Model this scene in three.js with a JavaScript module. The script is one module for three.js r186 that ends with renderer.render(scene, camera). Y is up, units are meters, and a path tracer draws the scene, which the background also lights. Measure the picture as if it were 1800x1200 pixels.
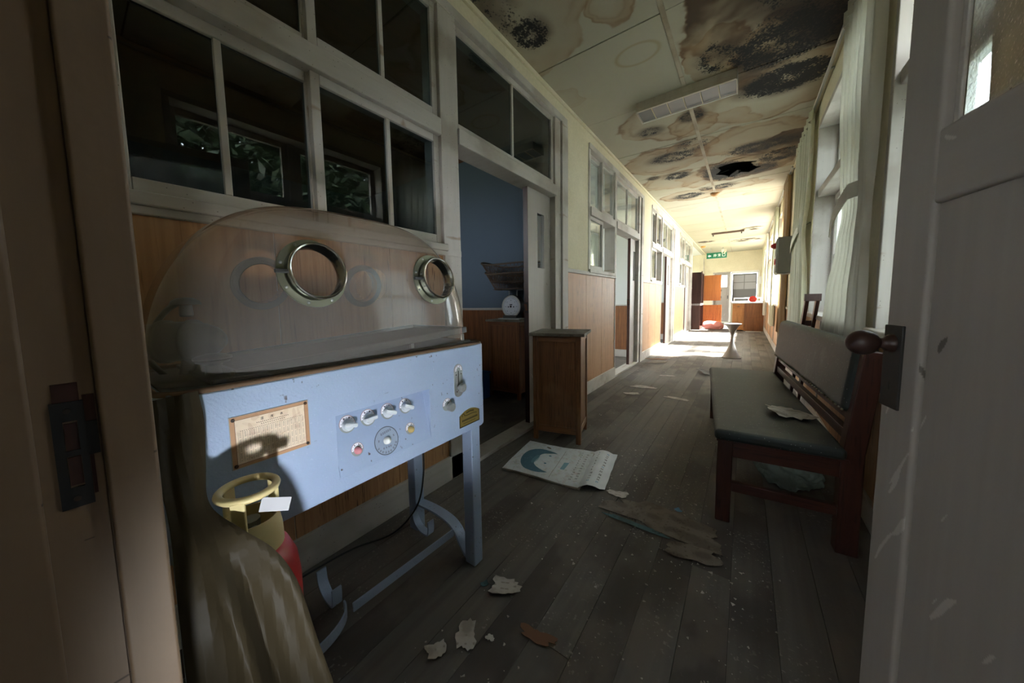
import * as THREE from 'three';
import { RoundedBoxGeometry } from 'three/addons/geometries/RoundedBoxGeometry.js';
import { mergeGeometries, mergeVertices, toCreasedNormals } from 'three/addons/utils/BufferGeometryUtils.js';
import { Brush, Evaluator, SUBTRACTION } from 'three-bvh-csg';

/* ------------------------------------------------------------------ camera, sky, sun, exposure */
const scene = new THREE.Scene();
const renderer = new THREE.WebGLRenderer({ antialias: true });
renderer.toneMapping = THREE.LinearToneMapping;
renderer.toneMappingExposure = 5.4;
renderer.shadowMap.enabled = true;

const EYE = 0.95;
const FOCAL = 581.34;                                   // pixels of the 1800 x 1200 frame
const camera = new THREE.PerspectiveCamera(2 * Math.atan(600 / FOCAL) * 180 / Math.PI, 1.5, 0.02, 200);
camera.position.set(0, EYE, 0);
camera.rotation.order = 'YXZ';
camera.rotation.set(-0.08458334, 0.6597274, -0.02173076);
camera.setViewOffset(1800, 1200, 900 - 858.39, 600 - 579.15, 1800, 1200);
scene.add(camera);

scene.background = new THREE.Color().setRGB(0.86, 0.94, 1.0);
scene.backgroundIntensity = 4.2;

const sun = new THREE.DirectionalLight(new THREE.Color().setRGB(1, 0.97, 0.92), 44);
sun.position.set(12, 15.8, -13.3);
sun.target.position.set(0, 0, -10.5);
sun.castShadow = true; sun.shadow.radius = 16;            // hazy sun
Object.assign(sun.shadow.camera, { left: -16, right: 16, top: 16, bottom: -16, near: 0.5, far: 60 });
sun.shadow.mapSize.set(2048, 2048);
scene.add(sun, sun.target);

/* ------------------------------------------------------------------ helpers */
function rng(seed) { let a = seed >>> 0; return () => { a = (a + 0x6D2B79F5) | 0; let t = Math.imul(a ^ (a >>> 15), 1 | a); t = (t + Math.imul(t ^ (t >>> 7), 61 | t)) ^ t; return ((t ^ (t >>> 14)) >>> 0) / 4294967296; }; }
const lerp = (a, b, t) => a + (b - a) * t, clamp = (x, a = 0, b = 1) => Math.min(b, Math.max(a, x)), sstep = (a, b, x) => { const t = clamp((x - a) / (b - a)); return t * t * (3 - 2 * t); };
function hash2(x, y) { let h = Math.imul(x, 374761393) + Math.imul(y, 668265263); h = Math.imul(h ^ (h >>> 13), 1274126177); return ((h ^ (h >>> 16)) >>> 0) / 4294967296; }
function vnoise(x, y) {
  const xi = Math.floor(x), yi = Math.floor(y), fx = x - xi, fy = y - yi, u = fx * fx * (3 - 2 * fx), v = fy * fy * (3 - 2 * fy);
  return lerp(lerp(hash2(xi, yi), hash2(xi + 1, yi), u), lerp(hash2(xi, yi + 1), hash2(xi + 1, yi + 1), u), v);
}
function fbm(x, y, o = 4) { let s = 0, a = 0.5, n = 0; for (let i = 0; i < o; i++) { s += a * vnoise(x, y); n += a; x = x * 2.03 + 17.1; y = y * 2.03 + 5.7; a *= 0.5; } return s / n; }
const mix3 = (a, b, t) => [lerp(a[0], b[0], t), lerp(a[1], b[1], t), lerp(a[2], b[2], t)];

function dataMap(w, h, su, sv, fn, srgb = true) {       // fn(x, y) in metres -> [r, g, b] 0..255
  const d = new Uint8Array(w * h * 4);
  for (let j = 0, k = 0; j < h; j++) for (let i = 0; i < w; i++, k += 4) {
    const c = fn((i + 0.5) / w * su, (j + 0.5) / h * sv);
    d[k] = clamp(c[0], 0, 255); d[k + 1] = clamp(c[1], 0, 255); d[k + 2] = clamp(c[2], 0, 255); d[k + 3] = 255;
  }
  const t = new THREE.DataTexture(d, w, h, THREE.RGBAFormat);
  t.wrapS = t.wrapT = THREE.MirroredRepeatWrapping; t.magFilter = THREE.LinearFilter; t.minFilter = THREE.LinearMipmapLinearFilter; t.generateMipmaps = true;
  t.repeat.set(1 / su, 1 / sv); if (srgb) t.colorSpace = THREE.SRGBColorSpace; t.needsUpdate = true;
  return t;
}
function canvasMap(w, h, draw) {
  const c = document.createElement('canvas'); c.width = w; c.height = h; draw(c.getContext('2d'), w, h);
  const t = new THREE.CanvasTexture(c); t.colorSpace = THREE.SRGBColorSpace; t.magFilter = THREE.LinearFilter; return t;
}
const std = (p) => new THREE.MeshStandardMaterial(p), phys = (p) => new THREE.MeshPhysicalMaterial(p);
const rgb = (r, g, b) => new THREE.Color().setRGB(r, g, b);

function metric(g0, { swap = false, off = [0, 0] } = {}) {   // uv in metres from the dominant axis of each face
  const g = g0.index ? g0.toNonIndexed() : g0;
  if (!g.attributes.normal) g.computeVertexNormals();
  const p = g.attributes.position, uv = new Float32Array(p.count * 2), a = new THREE.Vector3(), b = new THREE.Vector3(), c = new THREE.Vector3();
  for (let i = 0; i < p.count; i += 3) {
    a.fromBufferAttribute(p, i); b.fromBufferAttribute(p, i + 1).sub(a); c.fromBufferAttribute(p, i + 2).sub(a); b.cross(c);
    const x = Math.abs(b.x), y = Math.abs(b.y), z = Math.abs(b.z);
    for (let k = 0; k < 3; k++) {
      const X = p.getX(i + k), Y = p.getY(i + k), Z = p.getZ(i + k);
      let u, v; if (x >= y && x >= z) { u = Z; v = Y; } else if (y >= z) { u = X; v = Z; } else { u = X; v = Y; }
      if (swap) [u, v] = [v, u];
      uv[(i + k) * 2] = u + off[0]; uv[(i + k) * 2 + 1] = v + off[1];
    }
  }
  g.setAttribute('uv', new THREE.BufferAttribute(uv, 2));
  for (const n of Object.keys(g.attributes)) if (!['position', 'normal', 'uv'].includes(n)) g.deleteAttribute(n);
  return g;
}
const ord = (a, b) => a < b ? [a, b] : [b, a];
function B(x0, x1, y0, y1, z0, z1, bev = 0, opt = {}) {    // box between two corners
  [x0, x1] = ord(x0, x1); [y0, y1] = ord(y0, y1); [z0, z1] = ord(z0, z1);
  const w = x1 - x0, h = y1 - y0, d = z1 - z0;
  const g = bev > 0 ? new RoundedBoxGeometry(w, h, d, opt.seg || 1, Math.min(bev, w / 2.01, h / 2.01, d / 2.01)) : new THREE.BoxGeometry(w, h, d);
  g.translate((x0 + x1) / 2, (y0 + y1) / 2, (z0 + z1) / 2);
  return metric(g, opt);
}
const V = (x, y, z) => new THREE.Vector3(x, y, z);
function rod(a, b, r, r2 = r, seg = 10) {                 // cylinder between two points
  const d = b.clone().sub(a), g = new THREE.CylinderGeometry(r2, r, d.length(), seg, 1);
  g.translate(0, d.length() / 2, 0); g.applyQuaternion(new THREE.Quaternion().setFromUnitVectors(V(0, 1, 0), d.normalize())); g.translate(a.x, a.y, a.z);
  return metric(g);
}
function bar(a, b, w, h, bev = 0.002, up = V(0, 1, 0)) {  // rectangular bar between two points, h along up
  const d = b.clone().sub(a), L = d.length(); d.normalize();
  const side = d.clone().cross(up).normalize(), u2 = side.clone().cross(d).normalize();
  const g = new RoundedBoxGeometry(w, h, L, 1, Math.min(bev, w / 2.1, h / 2.1));
  g.applyMatrix4(new THREE.Matrix4().makeBasis(side, u2, d.clone().negate())); g.translate((a.x + b.x) / 2, (a.y + b.y) / 2, (a.z + b.z) / 2);
  return metric(g);
}
function tube(pts, r, n = 40, rs = 8, closed = false) { return metric(new THREE.TubeGeometry(new THREE.CatmullRomCurve3(pts, closed), n, r, rs, closed)); }
function lathe(prof, seg = 48) { const g = new THREE.LatheGeometry(prof.map(([r, y]) => new THREE.Vector2(r, y)), seg); return g; }
function strip(path, w, t, dir) {                          // flat bar of width w (along dir) and thickness t that follows a path
  const P = [], n = path.length, I = [], d = dir.clone().normalize();
  for (let i = 0; i < n; i++) {
    const tan = path[Math.min(n - 1, i + 1)].clone().sub(path[Math.max(0, i - 1)]).normalize(), nor = tan.clone().cross(d).normalize();
    for (const [s, k] of [[-1, -1], [1, -1], [1, 1], [-1, 1]]) { const q = path[i].clone().addScaledVector(d, s * w / 2).addScaledVector(nor, k * t / 2); P.push(q.x, q.y, q.z); }
    if (i) for (let k = 0; k < 4; k++) { const a = (i - 1) * 4 + k, b = (i - 1) * 4 + (k + 1) % 4, c = i * 4 + k, e = i * 4 + (k + 1) % 4; I.push(a, b, e, a, e, c); }
  }
  I.push(0, 2, 1, 0, 3, 2); const m = (n - 1) * 4; I.push(m, m + 1, m + 2, m, m + 2, m + 3);
  const g = new THREE.BufferGeometry(); g.setAttribute('position', new THREE.Float32BufferAttribute(P, 3)); g.setIndex(I);
  const f = g.toNonIndexed(); f.computeVertexNormals(); return metric(f);
}
function surface(nu, nv, fn, thick = 0) {                  // open sheet fn(u, v) -> Vector3, smooth normals; optional thickness
  const P = [], U = [], I = [];
  for (let j = 0; j <= nv; j++) for (let i = 0; i <= nu; i++) { const q = fn(i / nu, j / nv); P.push(q.x, q.y, q.z); U.push(i / nu, j / nv); }
  const row = nu + 1;
  for (let j = 0; j < nv; j++) for (let i = 0; i < nu; i++) { const a = j * row + i; I.push(a, a + 1, a + row, a + 1, a + row + 1, a + row); }
  let g = new THREE.BufferGeometry(); g.setAttribute('position', new THREE.Float32BufferAttribute(P, 3)); g.setAttribute('uv', new THREE.Float32BufferAttribute(U, 2)); g.setIndex(I); g.computeVertexNormals();
  if (!thick) return g.toNonIndexed();
  const n = g.attributes.normal, N = row * (nv + 1), P2 = [...P], U2 = [...U, ...U];
  for (let k = 0; k < N; k++) P2.push(P[k * 3] - n.getX(k) * thick, P[k * 3 + 1] - n.getY(k) * thick, P[k * 3 + 2] - n.getZ(k) * thick);
  const I2 = [...I]; for (let k = 0; k < I.length; k += 3) I2.push(I[k] + N, I[k + 2] + N, I[k + 1] + N);
  const edge = (a, b) => I2.push(a, a + N, b, b, a + N, b + N);
  for (let i = 0; i < nu; i++) { edge(i + 1, i); edge(nv * row + i, nv * row + i + 1); }
  for (let j = 0; j < nv; j++) { edge(j * row, (j + 1) * row); edge((j + 1) * row + nu, j * row + nu); }
  g = new THREE.BufferGeometry(); g.setAttribute('position', new THREE.Float32BufferAttribute(P2, 3)); g.setAttribute('uv', new THREE.Float32BufferAttribute(U2, 2)); g.setIndex(I2);
  return toCreasedNormals(g, 0.7);
}
const origin = new WeakMap();
function originOf(o) { while (o && o !== scene) { if (origin.has(o)) return origin.get(o); o = o.parent; } return null; }
const taken = {};
function numbered(n) { const k = taken[n] = (taken[n] ?? -1) + 1; return k ? `${n}_${String(k).padStart(3, '0')}` : n; }
function tag(o, label, category, group, kind) { o.userData.label = label; o.userData.category = category; if (group) o.userData.group = group; if (kind) o.userData.kind = kind; return o; }
function thing(name, label, category, at = [0, 0, 0], { turn = null, group, kind } = {}) {  // a Group at the base; without turn its parts are written in room coordinates
  const o = new THREE.Group(); o.name = numbered(name); o.position.set(...at); if (turn !== null) o.rotation.y = turn; else origin.set(o, V(...at));
  tag(o, label, category, group, kind); scene.add(o); return o;
}
function M(name, geos, mat, parent, opt = {}) {
  let g = Array.isArray(geos) ? (geos.length > 1 ? mergeGeometries(geos) : geos[0]) : geos;
  const at = originOf(parent); if (at) { g = g.clone(); g.translate(-at.x, -at.y, -at.z); }
  const m = new THREE.Mesh(g, mat); m.name = name; m.castShadow = m.receiveShadow = true; parent.add(m);
  if (opt.kind) m.userData.kind = opt.kind; if (opt.label) m.userData.label = opt.label; return m;
}
function solo(name, label, category, geo, mat, at = [0, 0, 0], { group, kind, turn = 0 } = {}) {  // a thing that is one mesh; geometry relative to its base
  const m = new THREE.Mesh(geo, mat); m.name = numbered(name); m.position.set(...at); m.rotation.y = turn; m.castShadow = m.receiveShadow = true; tag(m, label, category, group, kind); scene.add(m); return m;
}

/* ------------------------------------------------------------------ materials */
const grain = (x, y, fx, fy) => fbm(x * fx, y * fy, 4);
const paintMap = dataMap(512, 512, 1, 1, (x, y) => {
  const d = fbm(x * 5, y * 5), s = fbm(x * 60, y * 6, 3), k = fbm(x * 3 + 9, y * 14 + 3), sp = hash2(Math.floor(x * 512), Math.floor(y * 512));
  let c = mix3([186, 180, 172], [150, 140, 128], sstep(0.45, 0.8, d) * 0.7 + s * 0.25);
  c = mix3(c, [118, 88, 58], sstep(0.72, 0.8, k) * 0.5);
  return sp > 0.9985 ? [70, 60, 50] : c;
});
const doorPaintMap = dataMap(512, 1024, 1, 2, (x, y) => {
  const d = fbm(x * 3, y * 2), s = fbm(x * 90, y * 4, 3), sc = fbm(x * 40 + y * 20, y * 8, 3);
  const c = mix3([172, 164, 156], [148, 140, 131], d * 0.8 + s * 0.3);
  return sc > 0.83 ? mix3(c, [205, 200, 192], 0.6) : sc < 0.14 ? mix3(c, [70, 62, 55], 0.7) : c;
});
const jambMap = dataMap(512, 1024, 0.5, 1, (x, y) => {
  const d = fbm(x * 8, y * 4), s = fbm(x * 120, y * 6, 3), st = fbm(x * 14 + 4, y * 10 + 8, 4), ck = fbm(x * 10, y * 90, 3);
  let c = mix3([132, 111, 90], [106, 85, 64], d * 0.9 + s * 0.2);
  c = mix3(c, [70, 50, 36], sstep(0.64, 0.76, st) * 0.6);
  if (ck > 0.84) c = mix3(c, [40, 28, 20], 0.6);
  return c;
});
const plasterMap = dataMap(512, 512, 1.6, 1.6, (x, y) => {
  const d = fbm(x * 3, y * 3), f = fbm(x * 70, y * 70, 2), st = fbm(x * 1.7 + 3, y * 1.1 + 8);
  let c = mix3([216, 207, 180], [200, 190, 160], d); c = mix3(c, [172, 155, 118], sstep(0.55, 0.75, st) * 0.55);
  return c.map((v) => v + (f - 0.5) * 12);
});
const plyMap = dataMap(512, 1024, 0.9, 1.25, (x, y) => {
  const w = fbm(x * 3, y * 1.2) * 0.25, g1 = fbm((x + w * 0.12) * 70, y * 2.2, 4), g2 = fbm(x * 240, y * 9, 3), sc = fbm(x * 160, y * 12 + 30, 3), pt = fbm(x * 2.4 + 5, y * 1.4 + 2);
  let c = mix3([190, 147, 104], [158, 114, 74], g1 * 1.1); c = mix3(c, [116, 78, 46], sstep(0.6, 0.85, g2) * 0.5);
  c = mix3(c, [88, 56, 32], sstep(0.66, 0.8, sc) * sstep(0.5, 0.7, pt) * 0.9);
  return c;
});
const darkPlyMap = dataMap(512, 1024, 0.9, 1.25, (x, y) => {
  const g1 = fbm(x * 60 + fbm(x * 4, y * 2) * 3, y * 1.8, 4), g2 = fbm(x * 260, y * 8, 3);
  return mix3(mix3([150, 96, 52], [104, 62, 32], g1), [66, 40, 22], sstep(0.55, 0.8, g2) * 0.6);
});
const oakMap = dataMap(512, 1024, 0.6, 1, (x, y) => {
  const g1 = fbm(x * 46 + fbm(x * 5, y * 2) * 2.2, y * 1.7, 4), g2 = fbm(x * 260, y * 10, 3), wr = fbm(x * 6, y * 6);
  return mix3(mix3(mix3([138, 93, 56], [104, 66, 38], g1), [64, 40, 23], sstep(0.55, 0.8, g2) * 0.6), [140, 112, 84], sstep(0.62, 0.8, wr) * 0.35);
});
const redwoodMap = dataMap(256, 512, 0.3, 0.8, (x, y) => {
  const g1 = fbm(x * 60, y * 3, 4), g2 = fbm(x * 240, y * 14, 3); return mix3(mix3([80, 44, 33], [54, 28, 21], g1), [40, 22, 16], sstep(0.6, 0.8, g2) * 0.7);
});
const plankMap = dataMap(1024, 2048, 1.7, 3.4, (x, y) => {
  const g1 = fbm(x * 60, y * 2.4, 4), d = fbm(x * 3.1, y * 2.3, 5), d2 = fbm(x * 9 + 4, y * 7 + 2, 4), sp = fbm(x * 150, y * 150, 2), wh = fbm(x * 5 + 30, y * 4 + 11, 4);
  let c = mix3([112, 107, 100], [92, 86, 80], g1); c = mix3(c, [62, 55, 49], sstep(0.45, 0.7, d) * 0.65); c = mix3(c, [118, 108, 97], sstep(0.52, 0.72, d2) * 0.45);
  c = mix3(c, [150, 143, 134], sstep(0.74, 0.8, sp) * sstep(0.5, 0.7, wh) * 0.8);
  return c;
});
const dustBump = dataMap(512, 512, 1, 1, (x, y) => { const v = 255 * (0.6 * fbm(x * 40, y * 40, 3) + 0.4 * fbm(x * 160, y * 160, 2)); return [v, v, v]; }, false);
const hammerBump = dataMap(512, 512, 0.25, 0.25, (x, y) => { const v = 255 * sstep(0.25, 0.75, fbm(x * 260, y * 260, 2)); return [v, v, v]; }, false);
const hammerMap = dataMap(512, 512, 0.9, 0.9, (x, y) => {
  const d = fbm(x * 6, y * 6), r = fbm(x * 120, y * 110, 3), rr = fbm(x * 10 + 7, y * 12 + 3), sp = fbm(x * 300 + 9, y * 300, 2);
  let c = mix3([166, 181, 205], [150, 166, 192], d); c = mix3(c, [78, 66, 62], sstep(0.80, 0.84, r) * sstep(0.48, 0.62, rr)); return sp > 0.88 ? mix3(c, [190, 200, 218], 0.5) : c;
});
const glassBump = dataMap(512, 512, 0.12, 0.12, (x, y) => { const v = 255 * fbm(x * 260, y * 260, 2); return [v, v, v]; }, false);
const vinylMap = dataMap(512, 512, 1, 1, (x, y) => {
  const d = fbm(x * 4, y * 4, 5), s = fbm(x * 6, y * 60, 3), w = fbm(x * 9 + 4, y * 5 + 7), sp = hash2(Math.floor(x * 512), Math.floor(y * 512));
  let c = mix3([50, 58, 55], [36, 43, 41], d); c = mix3(c, [80, 85, 80], sstep(0.55, 0.75, w) * 0.5); return sp > 0.9965 ? [190, 186, 178] : mix3(c, [50, 50, 46], sstep(0.6, 0.8, s) * 0.3);
});
const clothMap = dataMap(512, 512, 0.6, 0.6, (x, y) => {
  const d = fbm(x * 5, y * 4), w = 0.5 + 0.5 * Math.sin(x * 2600) * Math.sin(y * 2600), st = fbm(x * 8 + 3, y * 2.2 + 9);
  let c = mix3([228, 224, 212], [212, 206, 190], d); c = mix3(c, [160, 136, 98], sstep(0.6, 0.78, st) * 0.55); return c.map((v) => v - w * 8);
});
const rustMap = dataMap(256, 256, 0.2, 0.2, (x, y) => { const d = fbm(x * 60, y * 60); return mix3([58, 50, 46], [96, 58, 36], sstep(0.45, 0.7, d)); });
const leafTint = rgb(1, 1, 1);

const MT = {
  frame: std({ map: paintMap, roughness: 0.62 }),
  jamb: std({ map: jambMap, roughness: 0.6, bumpMap: dustBump, bumpScale: 0.0006 }),
  doorPaint: std({ map: doorPaintMap, roughness: 0.5 }),
  plaster: std({ map: plasterMap, roughness: 0.9, bumpMap: dustBump, bumpScale: 0.0008 }),
  ply: std({ map: plyMap, roughness: 0.55 }),
  darkPly: std({ map: darkPlyMap, roughness: 0.55 }),
  oak: std({ map: oakMap, roughness: 0.5 }),
  redwood: std({ map: redwoodMap, roughness: 0.42 }),
  plank: [0.98, 1.0, 1.015, 0.965].map((k) => std({ map: plankMap, color: rgb(k, k, k), roughness: 0.7, bumpMap: dustBump, bumpScale: 0.0006 })),
  under: std({ color: rgb(0.03, 0.026, 0.022), roughness: 0.95 }),
  slab: std({ color: rgb(0.22, 0.21, 0.19), roughness: 0.95 }),
  exterior: std({ color: rgb(0.36, 0.33, 0.28), roughness: 0.95 }),
  blueWall: std({ color: rgb(0.12, 0.16, 0.21), roughness: 0.85, bumpMap: dustBump, bumpScale: 0.0008 }),
  paleWall: std({ color: rgb(0.62, 0.63, 0.6), roughness: 0.9 }),
  clear: phys({ color: rgb(0.95, 0.97, 0.97), roughness: 0.0, transmission: 1, thickness: 0, ior: 1.5 }),
  inner: phys({ color: rgb(0.80, 0.84, 0.86), roughness: 0.02, transmission: 1, thickness: 0, ior: 1.55 }),
  dim: phys({ color: rgb(0.34, 0.4, 0.42), roughness: 0.0, transmission: 1, thickness: 0, ior: 1.6 }),
  frosted: phys({ color: rgb(0.86, 0.92, 0.95), roughness: 0.85, transmission: 1, thickness: 0, ior: 1.5 }),
  obscure: phys({ color: rgb(0.9, 0.94, 0.95), roughness: 0.6, transmission: 1, thickness: 0, ior: 1.5, bumpMap: glassBump, bumpScale: 0.002 }),
  acrylic: phys({ color: rgb(0.78, 0.73, 0.68), roughness: 0.09, transmission: 0.88, thickness: 0, ior: 1.49 }),
  hammer: std({ map: hammerMap, roughness: 0.42, metalness: 0.15, bumpMap: hammerBump, bumpScale: 0.00018 }),
  standPaint: std({ map: hammerMap, roughness: 0.42, metalness: 0.15, bumpMap: hammerBump, bumpScale: 0.00018 }),
  chrome: std({ color: rgb(0.62, 0.62, 0.6), roughness: 0.18, metalness: 1 }),
  brass: std({ color: rgb(0.3, 0.3, 0.22), roughness: 0.45, metalness: 0.8 }),
  steel: std({ color: rgb(0.42, 0.43, 0.41), roughness: 0.4, metalness: 0.7 }),
  darkSteel: std({ color: rgb(0.1, 0.1, 0.095), roughness: 0.5, metalness: 0.6 }),
  iron: std({ map: rustMap, roughness: 0.62, metalness: 0.5 }),
  gasket: std({ color: rgb(0.13, 0.075, 0.04), roughness: 0.8 }),
  rubber: std({ color: rgb(0.02, 0.02, 0.02), roughness: 0.6 }),
  knob: std({ color: rgb(0.58, 0.61, 0.63), roughness: 0.35 }),
  lensRed: std({ color: rgb(0.6, 0.22, 0.24), roughness: 0.2 }),
  lensAmber: std({ color: rgb(0.5, 0.36, 0.14), roughness: 0.2 }),
  lensWhite: std({ color: rgb(0.75, 0.75, 0.7), roughness: 0.25 }),
  red: std({ color: rgb(0.42, 0.018, 0.018), roughness: 0.38, bumpMap: dustBump, bumpScale: 0.0004 }),
  cream: std({ color: rgb(0.62, 0.5, 0.24), roughness: 0.45 }),
  sheet: phys({ color: rgb(0.04, 0.03, 0.016), roughness: 0.5, transmission: 0.12, thickness: 0, ior: 1.35, specularIntensity: 0.4 }),
  vinyl: std({ map: vinylMap, roughness: 0.58, bumpMap: dustBump, bumpScale: 0.0006 }),
  curtain: phys({ map: clothMap, roughness: 0.95, transmission: 0.35, thickness: 0 }),
  brownCurtain: phys({ map: clothMap, color: rgb(0.42, 0.29, 0.17), roughness: 0.95, transmission: 0.25, thickness: 0 }),
  greenCurtain: phys({ map: clothMap, color: rgb(0.8, 0.83, 0.7), roughness: 0.95, transmission: 0.4, thickness: 0 }),
  paper: std({ color: rgb(0.5, 0.47, 0.42), roughness: 0.9, bumpMap: dustBump, bumpScale: 0.001 }),
  flake: std({ color: rgb(0.55, 0.5, 0.45), roughness: 0.95 }),
  plasticGrey: std({ color: rgb(0.2, 0.2, 0.19), roughness: 0.35 }),
  white: std({ color: rgb(0.7, 0.69, 0.66), roughness: 0.5 }),
  alarmGrey: std({ color: rgb(0.2, 0.2, 0.17), roughness: 0.5 }),
  orangeWood: std({ map: plyMap, color: rgb(0.95, 0.6, 0.28), roughness: 0.5 }), paleWood: std({ map: plyMap, color: rgb(1.0, 0.8, 0.52), roughness: 0.5 }),
  pink: std({ color: rgb(0.75, 0.3, 0.28), roughness: 0.9 }),
  bluePlastic: std({ color: rgb(0.02, 0.16, 0.5), roughness: 0.35 }),
  wicker: std({ color: rgb(0.11, 0.075, 0.05), roughness: 0.7 }),
  soil: std({ color: rgb(0.08, 0.09, 0.05), roughness: 1 }),
  bark: std({ color: rgb(0.1, 0.075, 0.05), roughness: 0.95 }),
  leaf: phys({ color: rgb(0.055, 0.085, 0.045), roughness: 0.45, transmission: 0.3, thickness: 0, side: THREE.DoubleSide }),
};

/* ceiling boards: water stains and mould, drawn where the photograph shows them (metres from the wall, metres down the corridor) */
const BR = [ // x, z, radii, strength, darkness of the tide mark
  [0.16, 1.8, 0.36, 0.42, 0.7, 0.6], [0.62, 1.85, 0.13, 0.36, 0.8, 0.5], [0.35, 1.1, 0.4, 0.35, 0.6, 0.5], [0.1, 2.62, 0.12, 0.16, 0.25, 0.2],
  [0.56, 3.5, 0.32, 0.40, 0.7, 1], [0.78, 3.72, 0.22, 0.25, 0.8, 0.8], [0.42, 4.5, 0.46, 0.42, 0.9, 1], [0.7, 4.3, 0.22, 0.25, 0.8, 0.7], [0.4, 5.3, 0.42, 0.34, 0.7, 0.8], [0.65, 5.5, 0.2, 0.3, 0.7, 0.7], [0.5, 6.2, 0.36, 0.3, 0.8, 0.9], [0.3, 7.1, 0.25, 0.12, 0.25, 0.3],
  [1.32, 2.35, 0.46, 0.75, 1.1, 0.8], [1.0, 2.78, 0.18, 0.3, 1.1, 0.9], [1.42, 1.5, 0.4, 0.5, 0.9, 0.8], [1.45, 3.1, 0.4, 0.45, 1.2, 0.7], [1.3, 3.6, 0.5, 0.42, 0.7, 0.7], [1.0, 3.85, 0.3, 0.2, 0.5, 0.5], [1.25, 4.5, 0.5, 0.42, 0.9, 0.9], [1.5, 4.75, 0.3, 0.25, 1.1, 0.9], [1.15, 5.32, 0.5, 0.42, 1.0, 0.9], [1.55, 5.3, 0.25, 0.35, 0.9, 0.8], [1.1, 6.08, 0.42, 0.16, 0.8, 0.9], [1.0, 6.6, 0.2, 0.2, 0.3, 0.5], [1.4, 6.75, 0.3, 0.12, 0.4, 0.6]];
const BK = [[0.15, 1.86, 0.11, 0.14, 1.05], [0.1, 1.55, 0.1, 0.3, 0.72], [1.42, 3.42, 0.28, 0.2, 1.25], [1.38, 2.92, 0.3, 0.28, 1.1], [1.45, 2.35, 0.25, 0.4, 0.75], [1.02, 2.85, 0.12, 0.2, 0.85], [0.52, 4.42, 0.24, 0.16, 0.9], [0.74, 4.2, 0.16, 0.18, 0.8], [0.8, 3.55, 0.1, 0.12, 0.85], [0.44, 3.62, 0.12, 0.1, 0.8], [0.46, 5.12, 0.15, 0.15, 1.08], [0.2, 5.0, 0.08, 0.08, 0.8], [0.46, 6.22, 0.22, 0.17, 1.05], [0.72, 6.0, 0.12, 0.12, 0.85], [1.28, 4.72, 0.34, 0.16, 0.95], [1.5, 5.15, 0.22, 0.22, 1.0], [0.98, 5.35, 0.26, 0.36, 1.25], [1.3, 5.5, 0.2, 0.2, 0.95], [0.92, 6.02, 0.16, 0.12, 0.95]];
function ceilingColor(x, z) {
  const wx = x + 0.22 * (fbm(x * 3.1, z * 3.1, 3) - 0.5) + 0.07 * (fbm(x * 13, z * 13, 3) - 0.5), wz = z + 0.26 * (fbm(x * 3.1 + 40, z * 3.1, 3) - 0.5) + 0.07 * (fbm(x * 13 + 9, z * 13, 3) - 0.5);
  const m = fbm(x * 5 + 4, z * 5, 4), m2 = fbm(wx * 2.3 + 7, wz * 2.3 + 2, 4);
  let c = mix3([176, 171, 152], [162, 156, 136], fbm(x * 2, z * 2));
  for (const [cx, cz, rx, rz, s, e] of BR) {
    const d = Math.hypot((wx - cx) / rx, (wz - cz) / rz); if (d > 1.15) continue;
    const inside = sstep(1.02, 0.97, d), rim = Math.exp(-Math.pow((d - 0.96) / 0.055, 2)), inner = Math.exp(-Math.pow((d - 0.7 - 0.2 * (m2 - 0.5)) / 0.06, 2));
    c = mix3(c, [140, 110, 76], clamp(inside * s * (0.12 + 0.5 * d * d) * (0.4 + 1.1 * m)));
    c = mix3(c, [78, 52, 32], clamp(s * e * (0.55 * rim * sstep(0.3, 0.6, m) + 0.3 * inner * inside * sstep(0.4, 0.6, m2))));
    if (s > 0.95) c = mix3(c, [58, 42, 28], clamp(inside * (s - 0.75) * 2.3 * sstep(0.36, 0.62, m2)));
  }
  let k = 0; for (const [cx, cz, rx, rz, s] of BK) { const d = Math.hypot((x - cx) / rx, (z - cz) / rz); if (d < 1.5) k = Math.max(k, s * sstep(1.45, 0.6, d) * (0.78 + 0.22 * sstep(0.1, 0.6, d))); }
  c = mix3(c, [44, 34, 26], clamp(k * 0.75 * sstep(0.3, 0.62, m2 * 0.6 + m * 0.4)));
  const rg = Math.hypot((x - 0.61) / 0.13, (z - 2.45) / 0.1); c = mix3(c, [150, 136, 100], 0.55 * Math.exp(-Math.pow((rg - 1) / 0.1, 2)));
  const sp = fbm(x * 120, z * 100, 3), sp2 = fbm(x * 17 + 3, z * 17 + 1, 5);
  return mix3(c, [13, 12, 12], 0.96 * sstep(0.93, 1.2, k * 0.58 + sp * 0.6 + sp2 * 0.48));
}
const ceilTex = dataMap(1024, 2048, 1.7, 7.8, ceilingColor), ceilTexFar = dataMap(256, 1024, 1.7, 8, (x, z) => {
  const c = mix3([176, 171, 152], [162, 156, 136], fbm(x * 2, z * 2 + 30)), n = fbm(x * 9, z * 9, 4);
  let k = 0; for (const [cx, cz, rx, rz] of [[1.35, 2.7, 0.3, 0.3], [1.2, 4.6, 0.45, 0.35], [0.25, 4.2, 0.25, 0.25]]) k = Math.max(k, sstep(1.1, 0.5, Math.hypot((x - cx) / rx, (z - cz) / rz)));
  return mix3(c, [60, 46, 34], k * sstep(0.4, 0.62, n));
});
ceilTex.wrapS = ceilTex.wrapT = ceilTexFar.wrapS = ceilTexFar.wrapT = THREE.ClampToEdgeWrapping;
MT.ceil = std({ map: ceilTex, roughness: 0.9 }); MT.ceilFar = std({ map: ceilTexFar, roughness: 0.9 });

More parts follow.
